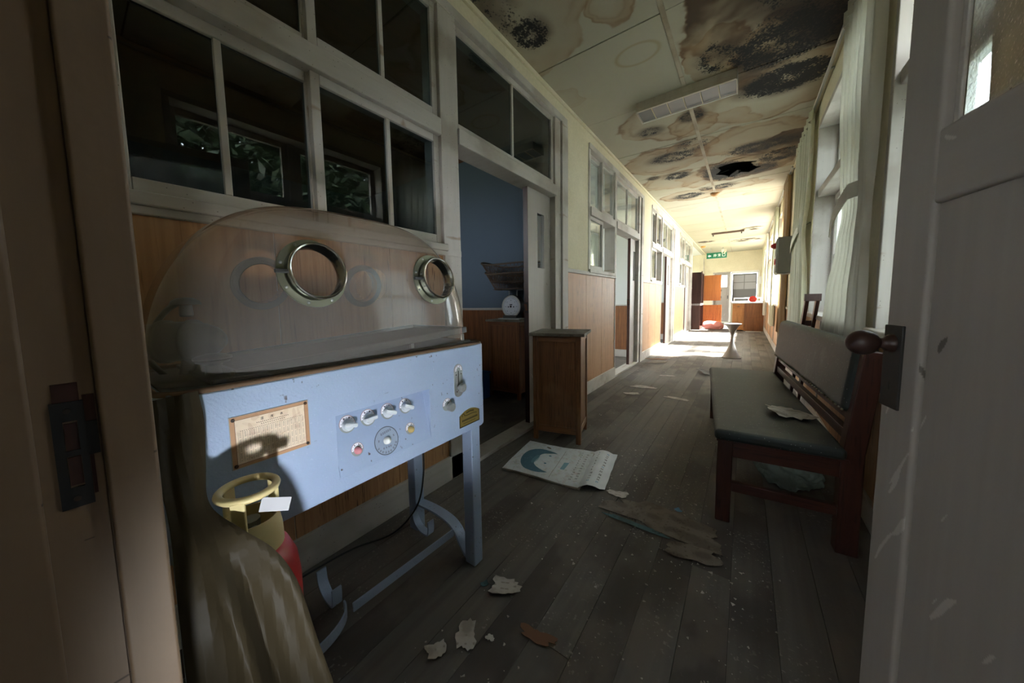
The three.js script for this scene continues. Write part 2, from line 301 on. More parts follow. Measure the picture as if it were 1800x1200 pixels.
/* ------------------------------------------------------------------ the setting */
const XL = -1.225, XR = 0.435, CEIL = 2.545, XLB = -1.335, XRB = 0.62, ROOF = 2.78, ENDZ = -15.0, BACKZ = 2.4;
const S = (name, label, category) => thing(name, label, category, [0, 0, 0], { kind: 'structure' });

{ // floor: bare boards on a dark bed
  const f = S('floor', 'dusty grey wooden floor boards of the corridor', 'floor');
  M('floor_bed', [B(-5.2, XRB, -0.2, -0.022, ENDZ - 0.2, BACKZ + 0.2)], MT.under, f);
  const r = rng(5), W = 0.1105, n = 15, lengths = 3.7;
  for (let i = 0; i < n; i++) {
    let z = 0.06 + r() * 0.9, first = true;
    const x0 = XL + 0.004 + i * W;
    while (z > ENDZ) {
      const L = (first ? 0.6 + r() : lengths) + 0; first = false;
      const z1 = Math.max(ENDZ, z - L), dy = (r() - 0.5) * 0.001;
      M('plank', [B(x0 + 0.0006, x0 + W - 0.0006, -0.022, dy, z1 + 0.0005, z - 0.0005, 0, { off: [r() * 3, r() * 7] })], MT.plank[Math.floor(r() * 4)], f);
      z = z1;
    }
  }
  M('room_boards', [B(-5.0, XL, -0.022, -0.001, ENDZ, 0.0)], MT.plank[0], f);
  M('threshold', [B(-0.45, 0.37, -0.022, 0.012, -0.05, 0.09, 0.003)], MT.redwood, f);
  M('back_boards', [B(-1.4, 1.3, -0.022, -0.001, 0.09, BACKZ)], MT.plank[3], f);
}
const JOINT = []; for (let k = -3; k < 15; k++) { const z = -2.2 - 0.926 * k; if (z > ENDZ) JOINT.push(z); }
{ // ceiling: stained boards under a dark void
  const c = S('ceiling', 'water stained board ceiling with black mould', 'ceiling');
  M('ceiling_slab', [B(-5.2, XRB, ROOF, ROOF + 0.15, ENDZ - 0.2, BACKZ + 0.2)], MT.slab, c);
  const rows = [0.06, ...JOINT.filter((z) => z < -0.2), ENDZ];
  const cols = [[XL, -0.432], [-0.408, XR]];
  const planUV = (g, far) => { const p = g.attributes.position, uv = g.attributes.uv; for (let i = 0; i < p.count; i++) uv.setXY(i, p.getX(i) - XL, far ? -p.getZ(i) - 7.5 : -p.getZ(i)); return g; };
  const r = rng(31);
  for (let j = 0; j + 1 < rows.length; j++) for (const [a, b] of cols) {
    const z0 = rows[j] - 0.0045, z1 = rows[j + 1] + 0.0045, far = z1 < -7.76, dy = (r() - 0.5) * 0.004;
    if (a > -0.5 && z0 < -4.9 && z0 > -5.2) {              // the broken board: a ragged hole
      const s = new THREE.Shape([[a, z0], [b, z0], [b, z1], [a, z1]].map(([x, z]) => new THREE.Vector2(x, -z)));
      const hole = [[-0.33, 5.14], [-0.2, 5.08], [-0.06, 5.12], [0.06, 5.2], [0.02, 5.34], [0.1, 5.45], [-0.02, 5.6], [-0.1, 5.52], [-0.2, 5.66], [-0.28, 5.5], [-0.36, 5.42], [-0.3, 5.28]];
      s.holes.push(new THREE.Path(hole.map(([x, z]) => new THREE.Vector2(x, z))));
      const g = metric(new THREE.ExtrudeGeometry(s, { depth: 0.008, bevelEnabled: false }).rotateX(-Math.PI / 2).translate(0, CEIL, 0));
      M('ceiling_panel', [planUV(g, false)], MT.ceil, c);
      for (const [x, z, w, d, tilt, sp] of [[-0.16, -5.56, 0.16, 0.1, 0.7, 0.3], [0.03, -5.3, 0.12, 0.14, -0.5, 1.1], [-0.3, -5.35, 0.1, 0.1, 0.4, 2.2]]) {
        const fl = new THREE.Shape([[-w / 2, 0], [w / 2, 0], [w * 0.3, d * 0.7], [0, d], [-w * 0.35, d * 0.5]].map(([x2, y2]) => new THREE.Vector2(x2, y2)));
        const fg = metric(new THREE.ExtrudeGeometry(fl, { depth: 0.006, bevelEnabled: false }).rotateX(Math.PI / 2 - 0.3).rotateZ(tilt * 0.4).rotateY(sp).translate(x, CEIL - 0.005, z));
        M('torn_flap', [planUV(fg, false)], MT.ceil, c);
      }
      continue;
    }
    M('ceiling_panel', [planUV(B(a + 0.001, b - 0.001, CEIL + dy, CEIL + 0.009 + dy, z0, z1), far)], far ? MT.ceilFar : MT.ceil, c);
  }
  for (const z of rows.slice(1, -1)) M('joist', [B(XL, XR, CEIL + 0.012, CEIL + 0.06, z - 0.03, z + 0.03)], MT.under, c);
  M('centre_batten', [B(-0.434, -0.406, CEIL - 0.006, CEIL + 0.004, -7.7, 0.0, 0.002), B(-0.434, -0.406, CEIL - 0.006, CEIL + 0.004, ENDZ, -7.7, 0.002)], std({ map: paintMap, color: rgb(0.85, 0.8, 0.66), roughness: 0.8 }), c);
  M('back_board', [B(-1.4, 1.3, CEIL, CEIL + 0.01, 0.07, BACKZ)], MT.ceilFar, c);
  M('hall_boards', [B(XLB, XL, CEIL - 0.02, CEIL, ENDZ, -11.12)], MT.ceilFar, c);
  M('room_boards', [B(-5.0, XLB, CEIL - 0.02, CEIL, ENDZ, -2.95)], MT.paleWall, c);
  M('dark_room_boards', [B(-5.0, XLB, CEIL - 0.02, CEIL, -2.95, 0.0)], MT.darkPly, c);
  M('edge_moulding', [B(XL, XL + 0.018, CEIL - 0.028, CEIL, ENDZ, 0, 0.004), B(XR - 0.02, XR, CEIL - 0.03, CEIL, ENDZ, 0, 0.004)], std({ map: plasterMap, roughness: 0.8 }), c);
}

/* wall on the classroom side: four bays of window + sliding door under transoms */
const CAP = 1.21, SILL = 1.245, HEAD0 = 1.77, HEAD1 = 1.85, TOP = 2.43;
const wl = S('wall_left', 'cream plaster wall with plywood wainscot and bays of doors', 'wall');
const BAYS = [ // z of: bay start, post (from, to), door end, casing end
  { z0: -0.06, p0: -1.215, p1: -1.34, d1: -2.48, z1: -2.69, near: true, leaf: [-2.12, -2.47] },
  { z0: -3.19, p0: -3.985, p1: -4.05, d1: -5.12, z1: -5.34, leaf: [-4.85, -5.12] },
  { z0: -5.90, p0: -6.72, p1: -6.78, d1: -7.92, z1: -8.14, leaf: [-7.5, -7.92] },
  { z0: -8.80, p0: -9.6, p1: -9.66, d1: -10.8, z1: -11.03, leaf: [-10.2, -10.8] },
];
{
  const plaster = [], wallEnd = -11.12;
  plaster.push(B(XLB, XL, TOP, ROOF, wallEnd, 0.0));                                    // above the bays
  let z = -0.0;
  for (const b of BAYS) { if (z - b.z0 > 0.02) plaster.push(B(XLB, XL, CAP, TOP, b.z0, z)); z = b.z1; }
  plaster.push(B(XLB, XL, CAP, TOP, wallEnd, z));
  M('plaster', plaster, MT.plaster, wl);
  const low = []; let zz = 0.0;
  for (const b of BAYS) { low.push([zz, b.p1]); zz = b.z1; } low.push([zz, wallEnd]);
  M('lower_wall', low.map(([a, b]) => B(XLB, XL - 0.006, 0, CAP - 0.02, b, a)), MT.paleWall, wl);
  const r = rng(77);
  for (const [a, b] of low) {
    const n = Math.max(1, Math.round((a - b) / 0.46)), w = (a - b) / n;
    for (let i = 0; i < n; i++) M('wainscot_panel', [B(XL - 0.006, XL, 0.128, CAP - 0.022, a - (i + 1) * w + 0.0018, a - i * w - 0.0018, 0, { off: [r() * 3, r() * 2] })], MT.ply, wl);
    M('dado_rail', [B(XL - 0.02, XL + 0.016, CAP - 0.022, CAP + 0.012, b, a, 0.004, { swap: true })], MT.frame, wl);
    M('skirting', [B(XL - 0.01, XL + 0.014, 0, 0.128, b - 0.004, a, 0.004, { swap: true })], MT.frame, wl);
    M('end_bead', [B(XL - 0.02, XL + 0.008, 0.128, CAP - 0.022, b, b + 0.02, 0.003)], MT.frame, wl);
  }
}
let winNo = 0, doorNo = 0;
function sash(parent, za, zb, y0, y1, x, split, glass, mat = MT.frame) {  // one glazed sash with panes (split = list of z of glazing bars)
  const st = 0.034, t = 0.026;
  const s = M('sash', [B(x - t, x, y0, y1, za - st, za, 0.003), B(x - t, x, y0, y1, zb, zb + st, 0.003), B(x - t, x, y0, y0 + 0.045, zb + st, za - st, 0.003, { swap: true }), B(x - t, x, y1 - st, y1, zb + st, za - st, 0.003, { swap: true })], mat, parent);
  const cuts = [za - st, ...split, zb + st];
  for (const c of split) M('glazing_bar', [B(x - t + 0.003, x - 0.002, y0 + 0.045, y1 - st, c - 0.01, c + 0.01, 0.003)], mat, s);
  for (let i = 0; i + 1 < cuts.length; i++) M('pane', [B(x - 0.0145, x - 0.0125, y0 + 0.04, y1 - st + 0.004, cuts[i + 1], cuts[i])], Array.isArray(glass) ? glass[i % glass.length] : glass, s);
  return s;
}
function paneBox(parent, name, x, y0, y1, z0, z1, mat) { const g = new THREE.PlaneGeometry(Math.abs(z1 - z0), y1 - y0).rotateY(Math.PI / 2).translate(x, (y0 + y1) / 2, (z0 + z1) / 2); return M(name, [metric(g)], mat, parent); }
BAYS.forEach((b, k) => {
  const x = XL + 0.004, ord4 = ['nearest', 'second', 'third', 'farthest'][k];
  const w = S(`window_${++winNo}`, ['interior window of four panes above the incubator, reflecting trees', 'interior sliding window beside the tan panel, its sash half open', 'interior sliding window of the third bay along the corridor', 'interior sliding window of the last bay before the open closet'][k], 'window');
  // casing of the bay
  M('window_frame', [
    B(XLB, x + 0.012, TOP - 0.05, TOP, b.z1, b.z0, 0.004, { swap: true }),              // head casing
    B(XLB, x + 0.004, SILL - 0.02, TOP - 0.05, b.z0 - 0.045, b.z0, 0.004),              // first stile
    B(XLB, x + 0.022, SILL - 0.035, SILL, b.p0 - 0.02, b.z0, 0.005, { swap: true }),    // sill
    B(XLB, x + 0.010, b.near ? 0 : CAP, TOP - 0.05, b.p1, b.p0, 0.005),                 // post between window and door
  ], MT.frame, w);
  M('transom_rail', [B(XLB, x + 0.014, HEAD0, HEAD1, b.p0 - 0.002, b.z0 - 0.045, 0.005, { swap: true })], MT.frame, w);
  const za = b.z0 - 0.045, zb = b.p0, mid = b.near ? -0.612 : (za + zb) / 2, g = b.near ? MT.dim : MT.inner;
  if (b.near) {
    sash(w, za, mid - 0.014, SILL, HEAD0, XL - 0.028, [-0.345], g); sash(w, mid + 0.014, zb, SILL, HEAD0, XL - 0.004, [-0.92], g);
    sash(w, za, mid - 0.014, HEAD1, TOP - 0.05, XL - 0.028, [-0.345], g); sash(w, mid + 0.014, zb, HEAD1, TOP - 0.05, XL - 0.004, [-0.905], g);
  } else {
    sash(w, za, mid - 0.012, HEAD1, TOP - 0.05, XL - 0.03, [], g); sash(w, mid + 0.012, zb, HEAD1, TOP - 0.05, XL - 0.005, [], g);
    sash(w, za, mid - 0.03, SILL, HEAD0, XL - 0.005, [], g); sash(w, za - 0.05, mid - 0.06, SILL, HEAD0, XL - 0.032, [], g);
  }
  const d = S(`door_${++doorNo}`, ['sliding door of the dark blue room, white leaf with a narrow slot', 'sliding door beside the half open window, its brown edge showing', 'sliding door of the third bay with a slim slot', 'sliding door of the last bay before the open closet'][k], 'door');
  M('door_head', [B(XLB, x + 0.02, HEAD0, HEAD1, b.d1, b.p1, 0.005, { swap: true })], MT.frame, d);
  M('door_casing', [B(XLB, x, 0, TOP - 0.05, b.d1 - 0.1, b.d1, 0.004), B(XLB, x + 0.016, 0, TOP - 0.05, b.z1, b.d1 - 0.1, 0.005)], MT.frame, d);
  M('sill_track', [B(XLB, XL + 0.008, -0.01, 0.022, b.d1, b.p1, 0.003, { swap: true })], MT.frame, d);
  sash(d, b.p1, b.d1, HEAD1, TOP - 0.05, XL - 0.012, [(b.p1 + b.d1) / 2 + 0.005], g);
  // sliding leaf with a slot of glass, pushed back into the wall
  const [l0, l1] = b.leaf, sx0 = XL - 0.075, sx1 = XL - 0.04, s0 = l0 - 0.145, s1 = l0 - 0.25, full = l1 - 0.12;
  M('door_leaf', [
    B(sx0, sx1, 0.022, 1.2, full, l0 - 0.004), B(sx0, sx1, 1.61, HEAD0, full, l0 - 0.004), B(sx0, sx1, 1.2, 1.61, s0, l0 - 0.004), B(sx0, sx1, 1.2, 1.61, full, s1),
  ], MT.doorPaint, d);
  M('leaf_edge', [B(sx0 - 0.001, sx1 + 0.001, 0.022, HEAD0, l0 - 0.004, l0)], MT.redwood, d);
  M('pane', [B((sx0 + sx1) / 2 - 0.002, (sx0 + sx1) / 2 + 0.002, 1.2, 1.61, s1, s0)], MT.inner, d);
  M('latch', [B(sx0 - 0.002, sx1 + 0.002, 0.86, 0.94, l0 - 0.002, l0 + 0.003, 0.001)], MT.iron, d);
});

/* rooms behind that wall */
{
  const r0 = S('wall_back_rooms', 'walls of the side rooms seen through the open doors', 'wall');
  const xb = -4.6;
  for (const [z, m0, m1, wn] of [[-2.95, MT.blueWall, MT.paleWall, 0.88], [-5.62, MT.paleWall, MT.paleWall, 0.86], [-8.47, MT.paleWall, MT.paleWall, 0.86]]) {
    M('partition', [B(xb, XLB - 0.12, wn, ROOF, z - 0.03, z + 0.03)], m0, r0);
    M('partition_wainscot', [B(xb, XLB - 0.12, 0.12, wn - 0.025, z - 0.03, z + 0.034)], MT.darkPly, r0);
    M('partition_rail', [B(xb, XLB - 0.12, wn - 0.025, wn, z - 0.03, z + 0.045, 0.004)], MT.frame, r0);
    M('partition_skirting', [B(xb, XLB - 0.12, 0, 0.12, z - 0.03, z + 0.04, 0.003)], MT.frame, r0);
    M('partition_reverse', [B(xb, XLB - 0.12, 0, ROOF, z - 0.06, z - 0.031)], m1, r0);
  }
  M('far_wall', [B(xb - 0.15, xb, 0, ROOF, -2.95, 0)], MT.blueWall, r0);
  M('end_partition', [B(xb, XLB, 0, ROOF, -11.16, -11.10)], MT.paleWall, r0);
  const out = [];                                           // outside wall of the lit rooms with a window opening each
  for (const [za, zb] of [[-2.95, -5.62], [-5.62, -8.47], [-8.47, -11.16]]) {
    out.push(B(xb - 0.15, xb, 0, 0.85, zb, za), B(xb - 0.15, xb, 2.2, ROOF, zb, za), B(xb - 0.15, xb, 0.85, 2.2, zb, zb + 0.5), B(xb - 0.15, xb, 0.85, 2.2, za - 0.5, za));
  }
  M('outer_wall', out, MT.paleWall, r0);
  M('near_wall', [B(xb, XLB, 0, 0.9, 0.0, 0.08), B(xb, XLB, 2.1, ROOF, 0.0, 0.08), B(xb, -2.75, 0.9, 2.1, 0.0, 0.08), B(-2.3, XLB, 0.9, 2.1, 0.0, 0.08), B(-2.75, -2.3, 0.9, 1.45, 0.0, 0.08)], MT.blueWall, r0);
}
/* wall on the garden side */
const WIN = [[-0.5, -2.1], [-2.28, -3.95], [-6.15, -7.95], [-8.4, -10.95], [-11.5, -13.6]], WB = 0.80, WT = 2.34, WM = 1.78;
{
  const w = S('wall_right', 'garden side wall with tall windows and plywood dado', 'wall');
  const pl = [B(XR, XRB, WT, ROOF, ENDZ, 0.0), B(XR + 0.006, XRB, 0, WB, ENDZ, 0.0)]; let z = 0;
  for (const [a, b] of WIN) { pl.push(B(XR, XRB, WB, WT, a, z)); z = b; } pl.push(B(XR, XRB, WB, WT, ENDZ, z));
  M('plaster', pl, MT.plaster, w);
  const n = 32, wd = 15 / n, r = rng(8);
  for (let i = 0; i < n; i++) M('dado_panel', [B(XR, XR + 0.006, 0.11, WB - 0.03, -(i + 1) * wd + 0.002, -i * wd - 0.002, 0, { off: [r() * 3, r()] })], MT.ply, w);
  for (let i = 1; i < n; i += 2) M('batten', [B(XR - 0.008, XR, 0.11, WB - 0.03, -i * wd - 0.012, -i * wd + 0.012)], MT.frame, w);
  M('skirting', [B(XR - 0.012, XR + 0.006, 0, 0.11, ENDZ, 0, 0.004, { swap: true })], MT.frame, w);
  M('dado_rail', [B(XR - 0.014, XR + 0.006, WB - 0.03, WB, ENDZ, 0, 0.004, { swap: true })], MT.frame, w);
}
WIN.forEach(([a, b], k) => {
  const w = S(`window_${++winNo}`, ['garden window behind the open door, upper panes clear', 'garden window beside the tied cream curtain, frosted lower panes', 'garden window past the grey alarm cabinet', 'sunlit garden window at the bright end of the corridor', 'garden window beside the desk at the corridor end'][k], 'window');
  const mid = (a + b) / 2, xo = XR + 0.115, clearLow = k > 2;
  M('window_frame', [B(XR - 0.004, XRB + 0.01, WT - 0.04, WT, b, a, 0.004), B(XR - 0.004, XRB + 0.01, WB, WT - 0.04, a - 0.035, a, 0.004), B(XR - 0.004, XRB + 0.01, WB, WT - 0.04, b, b + 0.035, 0.004),
    B(xo - 0.02, XRB + 0.01, WB, WT - 0.04, mid - 0.03, mid + 0.03, 0.004)], MT.frame, w);
  M('transom', [B(XR + 0.012, XRB + 0.01, WM - 0.03, WM + 0.03, b + 0.035, a - 0.035, 0.006)], MT.frame, w);
  M('window_sill', [B(XR - 0.03, XRB + 0.03, WB - 0.03, WB + 0.004, b - 0.02, a + 0.02, 0.006)], MT.frame, w);
  const put = (za, zb, y0, y1, glass, bars) => {
    const st = 0.045, x0 = xo, x1 = xo + 0.03;
    const s = M('sash', [B(x0, x1, y0, y1, za - st, za, 0.003), B(x0, x1, y0, y1, zb, zb + st, 0.003), B(x0, x1, y0, y0 + st, zb + st, za - st, 0.003), B(x0, x1, y1 - st, y1, zb + st, za - st, 0.003)], MT.frame, w);
    let y = y0 + st; for (const yb of [...bars, y1 - st]) { paneBox(s, 'pane', x0 + 0.015, y, yb, za - st, zb + st, glass); if (yb < y1 - st) M('glazing_bar', [B(x0 + 0.004, x1 - 0.004, yb - 0.011, yb + 0.011, zb + st, za - st, 0.002)], MT.frame, s); y = yb; }
  };
  for (const [za, zb] of [[a - 0.035, mid + 0.03], [mid - 0.03, b + 0.035]]) {
    put(za, zb, WM + 0.03, WT - 0.04, k === 1 ? MT.frosted : MT.clear, []);
    put(za, zb, WB + 0.004, WM - 0.03, clearLow ? MT.clear : MT.frosted, [1.26]);
  }
});
{ // end of the corridor: wall with a door and a window; the hall opens to the left
  const w = S('wall_end', 'cream end wall above the far door and window', 'wall');
  M('plaster', [B(-4.6, XRB, 1.82, ROOF, ENDZ - 0.12, ENDZ), B(-4.6, -0.95, 0, 1.82, ENDZ - 0.12, ENDZ), B(-0.42, XRB, 0, 0.72, ENDZ - 0.12, ENDZ), B(0.36, XRB, 0.72, 1.82, ENDZ - 0.12, ENDZ)], MT.plaster, w);
  M('hall_wall', [B(-4.75, -4.6, 0, 0.5, ENDZ, -11.1), B(-4.75, -4.6, 2.2, ROOF, ENDZ, -11.1)], MT.plaster, w);
  M('conduit', [rod(V(-1.27, 1.6, ENDZ + 0.02), V(-1.27, 2.4, ENDZ + 0.02), 0.012)], MT.frame, w);
  const wf = S(`window_${++winNo}`, 'grey four paned window on the end wall behind the desk', 'window');
  M('window_frame', [B(-0.42, 0.36, 1.76, 1.84, ENDZ - 0.12, ENDZ + 0.02, 0.004), B(-0.45, -0.39, 0, 1.8, ENDZ - 0.12, ENDZ + 0.02, 0.004), B(0.32, 0.38, 0.7, 1.8, ENDZ - 0.12, ENDZ + 0.02, 0.004), B(-0.42, 0.36, 0.7, 0.75, ENDZ - 0.12, ENDZ + 0.02, 0.004)], MT.white, wf);
  M('blind', [B(-0.38, 0.31, 0.76, 1.75, ENDZ - 0.06, ENDZ - 0.05)], std({ color: rgb(0.14, 0.14, 0.14), roughness: 0.7 }), wf);
  for (const [x0, x1] of [[-0.35, -0.05], [-0.03, 0.28]]) for (const [y0, y1] of [[1.2, 1.43], [1.45, 1.7]]) M('pane', [B(x0, x1, y0, y1, ENDZ - 0.05, ENDZ - 0.045)], std({ color: rgb(0.3, 0.3, 0.31), roughness: 0.3 }), wf);
  const d = S(`door_${++doorNo}`, 'white panelled door in the end wall with a bright upper light', 'door');
  M('door_leaf', [B(-0.93, -0.47, 0, 1.3, ENDZ - 0.08, ENDZ - 0.04, 0.003), B(-0.93, -0.86, 1.3, 1.8, ENDZ - 0.08, ENDZ - 0.04, 0.003), B(-0.54, -0.47, 1.3, 1.8, ENDZ - 0.08, ENDZ - 0.04, 0.003), B(-0.86, -0.54, 1.72, 1.8, ENDZ - 0.08, ENDZ - 0.04, 0.003)], MT.doorPaint, d);
  M('door_frame', [B(-0.97, -0.93, 0, 1.84, ENDZ - 0.12, ENDZ + 0.015, 0.004), B(-0.47, -0.44, 0, 1.84, ENDZ - 0.12, ENDZ + 0.015, 0.004), B(-0.97, -0.44, 1.8, 1.84, ENDZ - 0.12, ENDZ + 0.015, 0.004)], MT.frame, d);
  M('door_panel', [B(-0.86, -0.54, 0.62, 1.22, ENDZ - 0.04, ENDZ - 0.034, 0.003), B(-0.86, -0.54, 0.12, 0.52, ENDZ - 0.04, ENDZ - 0.034, 0.003)], MT.doorPaint, d);
  M('pane', [B(-0.86, -0.54, 1.3, 1.72, ENDZ - 0.064, ENDZ - 0.058)], MT.frosted, d);
  M('handle', [rod(V(-0.51, 0.86, ENDZ - 0.03), V(-0.51, 0.98, ENDZ - 0.03), 0.012)], MT.darkSteel, d);
}
{ // doorway the photograph is taken from: left jamb, its wall, and the hall behind
  const w = S('wall_near', 'wall round the near doorway beside the left jamb', 'wall');
  M('plaster', [B(XLB, -0.54, 0, ROOF, -0.035, 0.075), B(0.45, 1.45, 0, ROOF, -0.01, 0.075), B(-0.54, 0.45, 2.0, ROOF, -0.035, 0.075)], MT.plaster, w);
  const j = S('trim_1', 'worn beige door jamb with a blackened strike plate', 'door jamb');
  M('jamb_post', [B(-0.545, -0.4585, 0, 2.0, -0.013, 0.022), B(-0.545, -0.462, 0, 2.0, -0.04, 0.09)], MT.jamb, j);
  M('door_stop', [B(-0.545, -0.45, 0, 2.0, -0.048, -0.014, 0.003, { seg: 2 })], MT.jamb, j);
  M('casing', [B(-0.56, -0.4555, 0, 2.0, 0.0215, 0.11, 0.003, { seg: 2 })], MT.jamb, j);
  M('head', [B(-0.545, 0.45, 1.96, 2.0, -0.048, 0.09)], MT.jamb, j);
  const X = -0.4585;
  const sp = M('strike_plate', [B(X, X + 0.0016, 0.855, 0.872, -0.006, 0.0125), B(X, X + 0.0016, 0.778, 0.796, -0.006, 0.0125), B(X, X + 0.0016, 0.796, 0.855, 0.0065, 0.0125), B(X, X + 0.0016, 0.796, 0.855, -0.006, -0.0015), B(X, X + 0.0016, 0.824, 0.829, -0.0015, 0.0065), B(X, X + 0.0016, 0.822, 0.852, -0.0125, -0.006)], std({ color: rgb(0.016, 0.016, 0.018), roughness: 0.55, metalness: 0.4 }), j);
  for (const y of [0.864, 0.786]) M('screw', [rod(V(X, y, 0.0035), V(X + 0.0024, y, 0.0035), 0.0022)], MT.iron, sp);
  M('bare_wood', [B(X, X + 0.0008, 0.872, 0.888, -0.004, 0.0105), B(X, X + 0.0008, 0.852, 0.876, -0.0125, -0.0055), B(X, X + 0.0008, 0.786, 0.822, -0.0085, -0.0062), B(X, X + 0.0008, 0.829, 0.853, -0.0012, 0.006), B(X, X + 0.0008, 0.798, 0.823, -0.0012, 0.006)], std({ map: redwoodMap, color: rgb(0.8, 0.55, 0.45), roughness: 0.7 }), j);
  const hall = S('wall_hall', 'walls of the dim hall behind the near doorway', 'wall');
  M('plaster', [B(-1.55, -1.4, 0, ROOF, 0.075, BACKZ), B(1.3, 1.45, 0, ROOF, 0.075, BACKZ), B(-1.55, -1.3, 0, ROOF, BACKZ, BACKZ + 0.15), B(-0.75, 1.45, 0, ROOF, BACKZ, BACKZ + 0.15), B(-1.3, -0.75, 0, 1.0, BACKZ, BACKZ + 0.15), B(-1.3, -0.75, 1.7, ROOF, BACKZ, BACKZ + 0.15)], MT.plaster, hall);
}
{ // open half glazed door on the right
  const th = Math.atan2(0.9799, -0.1994), L = 0.861;
  const d = thing(`door_${++doorNo}`, 'open grey half glazed door with a brown round knob', 'door', [0.367, 0, -0.03], { turn: th, kind: 'structure' });
  const t0 = 0.0, t1 = 0.025;
  M('stile', [B(L - 0.084, L, 0.01, 1.95, t0, t1, 0.006, { seg: 2 })], MT.doorPaint, d);
  M('stile', [B(0, 0.09, 0.01, 1.95, t0, t1, 0.006, { seg: 2 })], MT.doorPaint, d);
  M('rail', [B(0.09, L - 0.084, 1.077, 1.182, t0 - 0.001, t1, 0.006, { seg: 2, swap: true })], MT.doorPaint, d);
  M('rail', [B(0.09, L - 0.084, 0.01, 0.2, t0, t1, 0.006, { seg: 2, swap: true })], MT.doorPaint, d);
  M('rail', [B(0.09, L - 0.084, 1.85, 1.95, t0, t1, 0.006, { seg: 2, swap: true })], MT.doorPaint, d);
  M('panel', [B(0.085, L - 0.086, 0.19, 1.085, t0 + 0.007, t1 - 0.007)], MT.doorPaint, d);
  M('pane', [metric(new THREE.PlaneGeometry(L - 0.19, 0.66).translate(L / 2 + 0.003, 1.512, 0.018))], MT.obscure, d);
  for (const [xa, xb2, ya, yb] of [[L - 0.094, L - 0.084, 1.182, 1.85], [0.09, 0.1, 1.182, 1.85], [0.1, L - 0.094, 1.18, 1.19]]) M('glazing_bead', [B(xa, xb2, ya, yb, 0.012, 0.0172, 0.002)], MT.frame, d);
  const pl = M('lock_plate', [B(L - 0.05, L - 0.004, 0.757, 0.896, -0.0035, 0.001, 0.0015)], std({ color: rgb(0.035, 0.032, 0.028), roughness: 0.55, metalness: 0.3, bumpMap: dustBump, bumpScale: 0.0003 }), d);
  M('keyhole', [B(L - 0.0285, L - 0.0255, 0.788, 0.802, -0.0042, -0.003)], MT.rubber, pl);
  const ball = []; for (let i = 0; i <= 16; i++) { const t = i / 16 * 2.72; ball.push([0.021 * Math.sin(t), 0.036 + 0.021 * Math.cos(t)]); }
  const kb = lathe([...ball, [0.0085, 0.016], [0.0085, 0.011], [0.0125, 0.009], [0.0125, 0.006], [0.015, 0.004], [0.015, 0]], 36).rotateX(-Math.PI / 2).translate(L - 0.027, 0.866, -0.003);
  M('knob', [kb], std({ color: rgb(0.05, 0.022, 0.015), roughness: 0.45 }), d);
}

/* ------------------------------------------------------------------ incubator */
function circleHole(g, centres, r) {                       // drops the triangles of a shell round given axes along x
  const p = g.attributes.position, keep = [];
  for (let i = 0; i < p.count; i += 3) {
    const y = (p.getY(i) + p.getY(i + 1) + p.getY(i + 2)) / 3, z = (p.getZ(i) + p.getZ(i + 1) + p.getZ(i + 2)) / 3;
    if (!centres.some(([cy, cz]) => Math.hypot(y - cy, z - cz) < r)) keep.push(i, i + 1, i + 2);
  }
  const o = new THREE.BufferGeometry();
  for (const n of ['position', 'normal', 'uv']) { const a = g.attributes[n], s = a.itemSize, d = new Float32Array(keep.length * s); keep.forEach((k, j) => { for (let q = 0; q < s; q++) d[j * s + q] = a.array[k * s + q]; }); o.setAttribute(n, new THREE.BufferAttribute(d, s)); }
  return o;
}
const IF = -0.732, IBK = -1.13, IZ0 = -0.075, IZ1 = -0.94, IB = 0.508, IT = 0.803;
const inc = thing('infant_incubator', 'pale blue metal infant incubator with clear domed hood and round ports', 'incubator', [-0.93, 0, -0.5]);
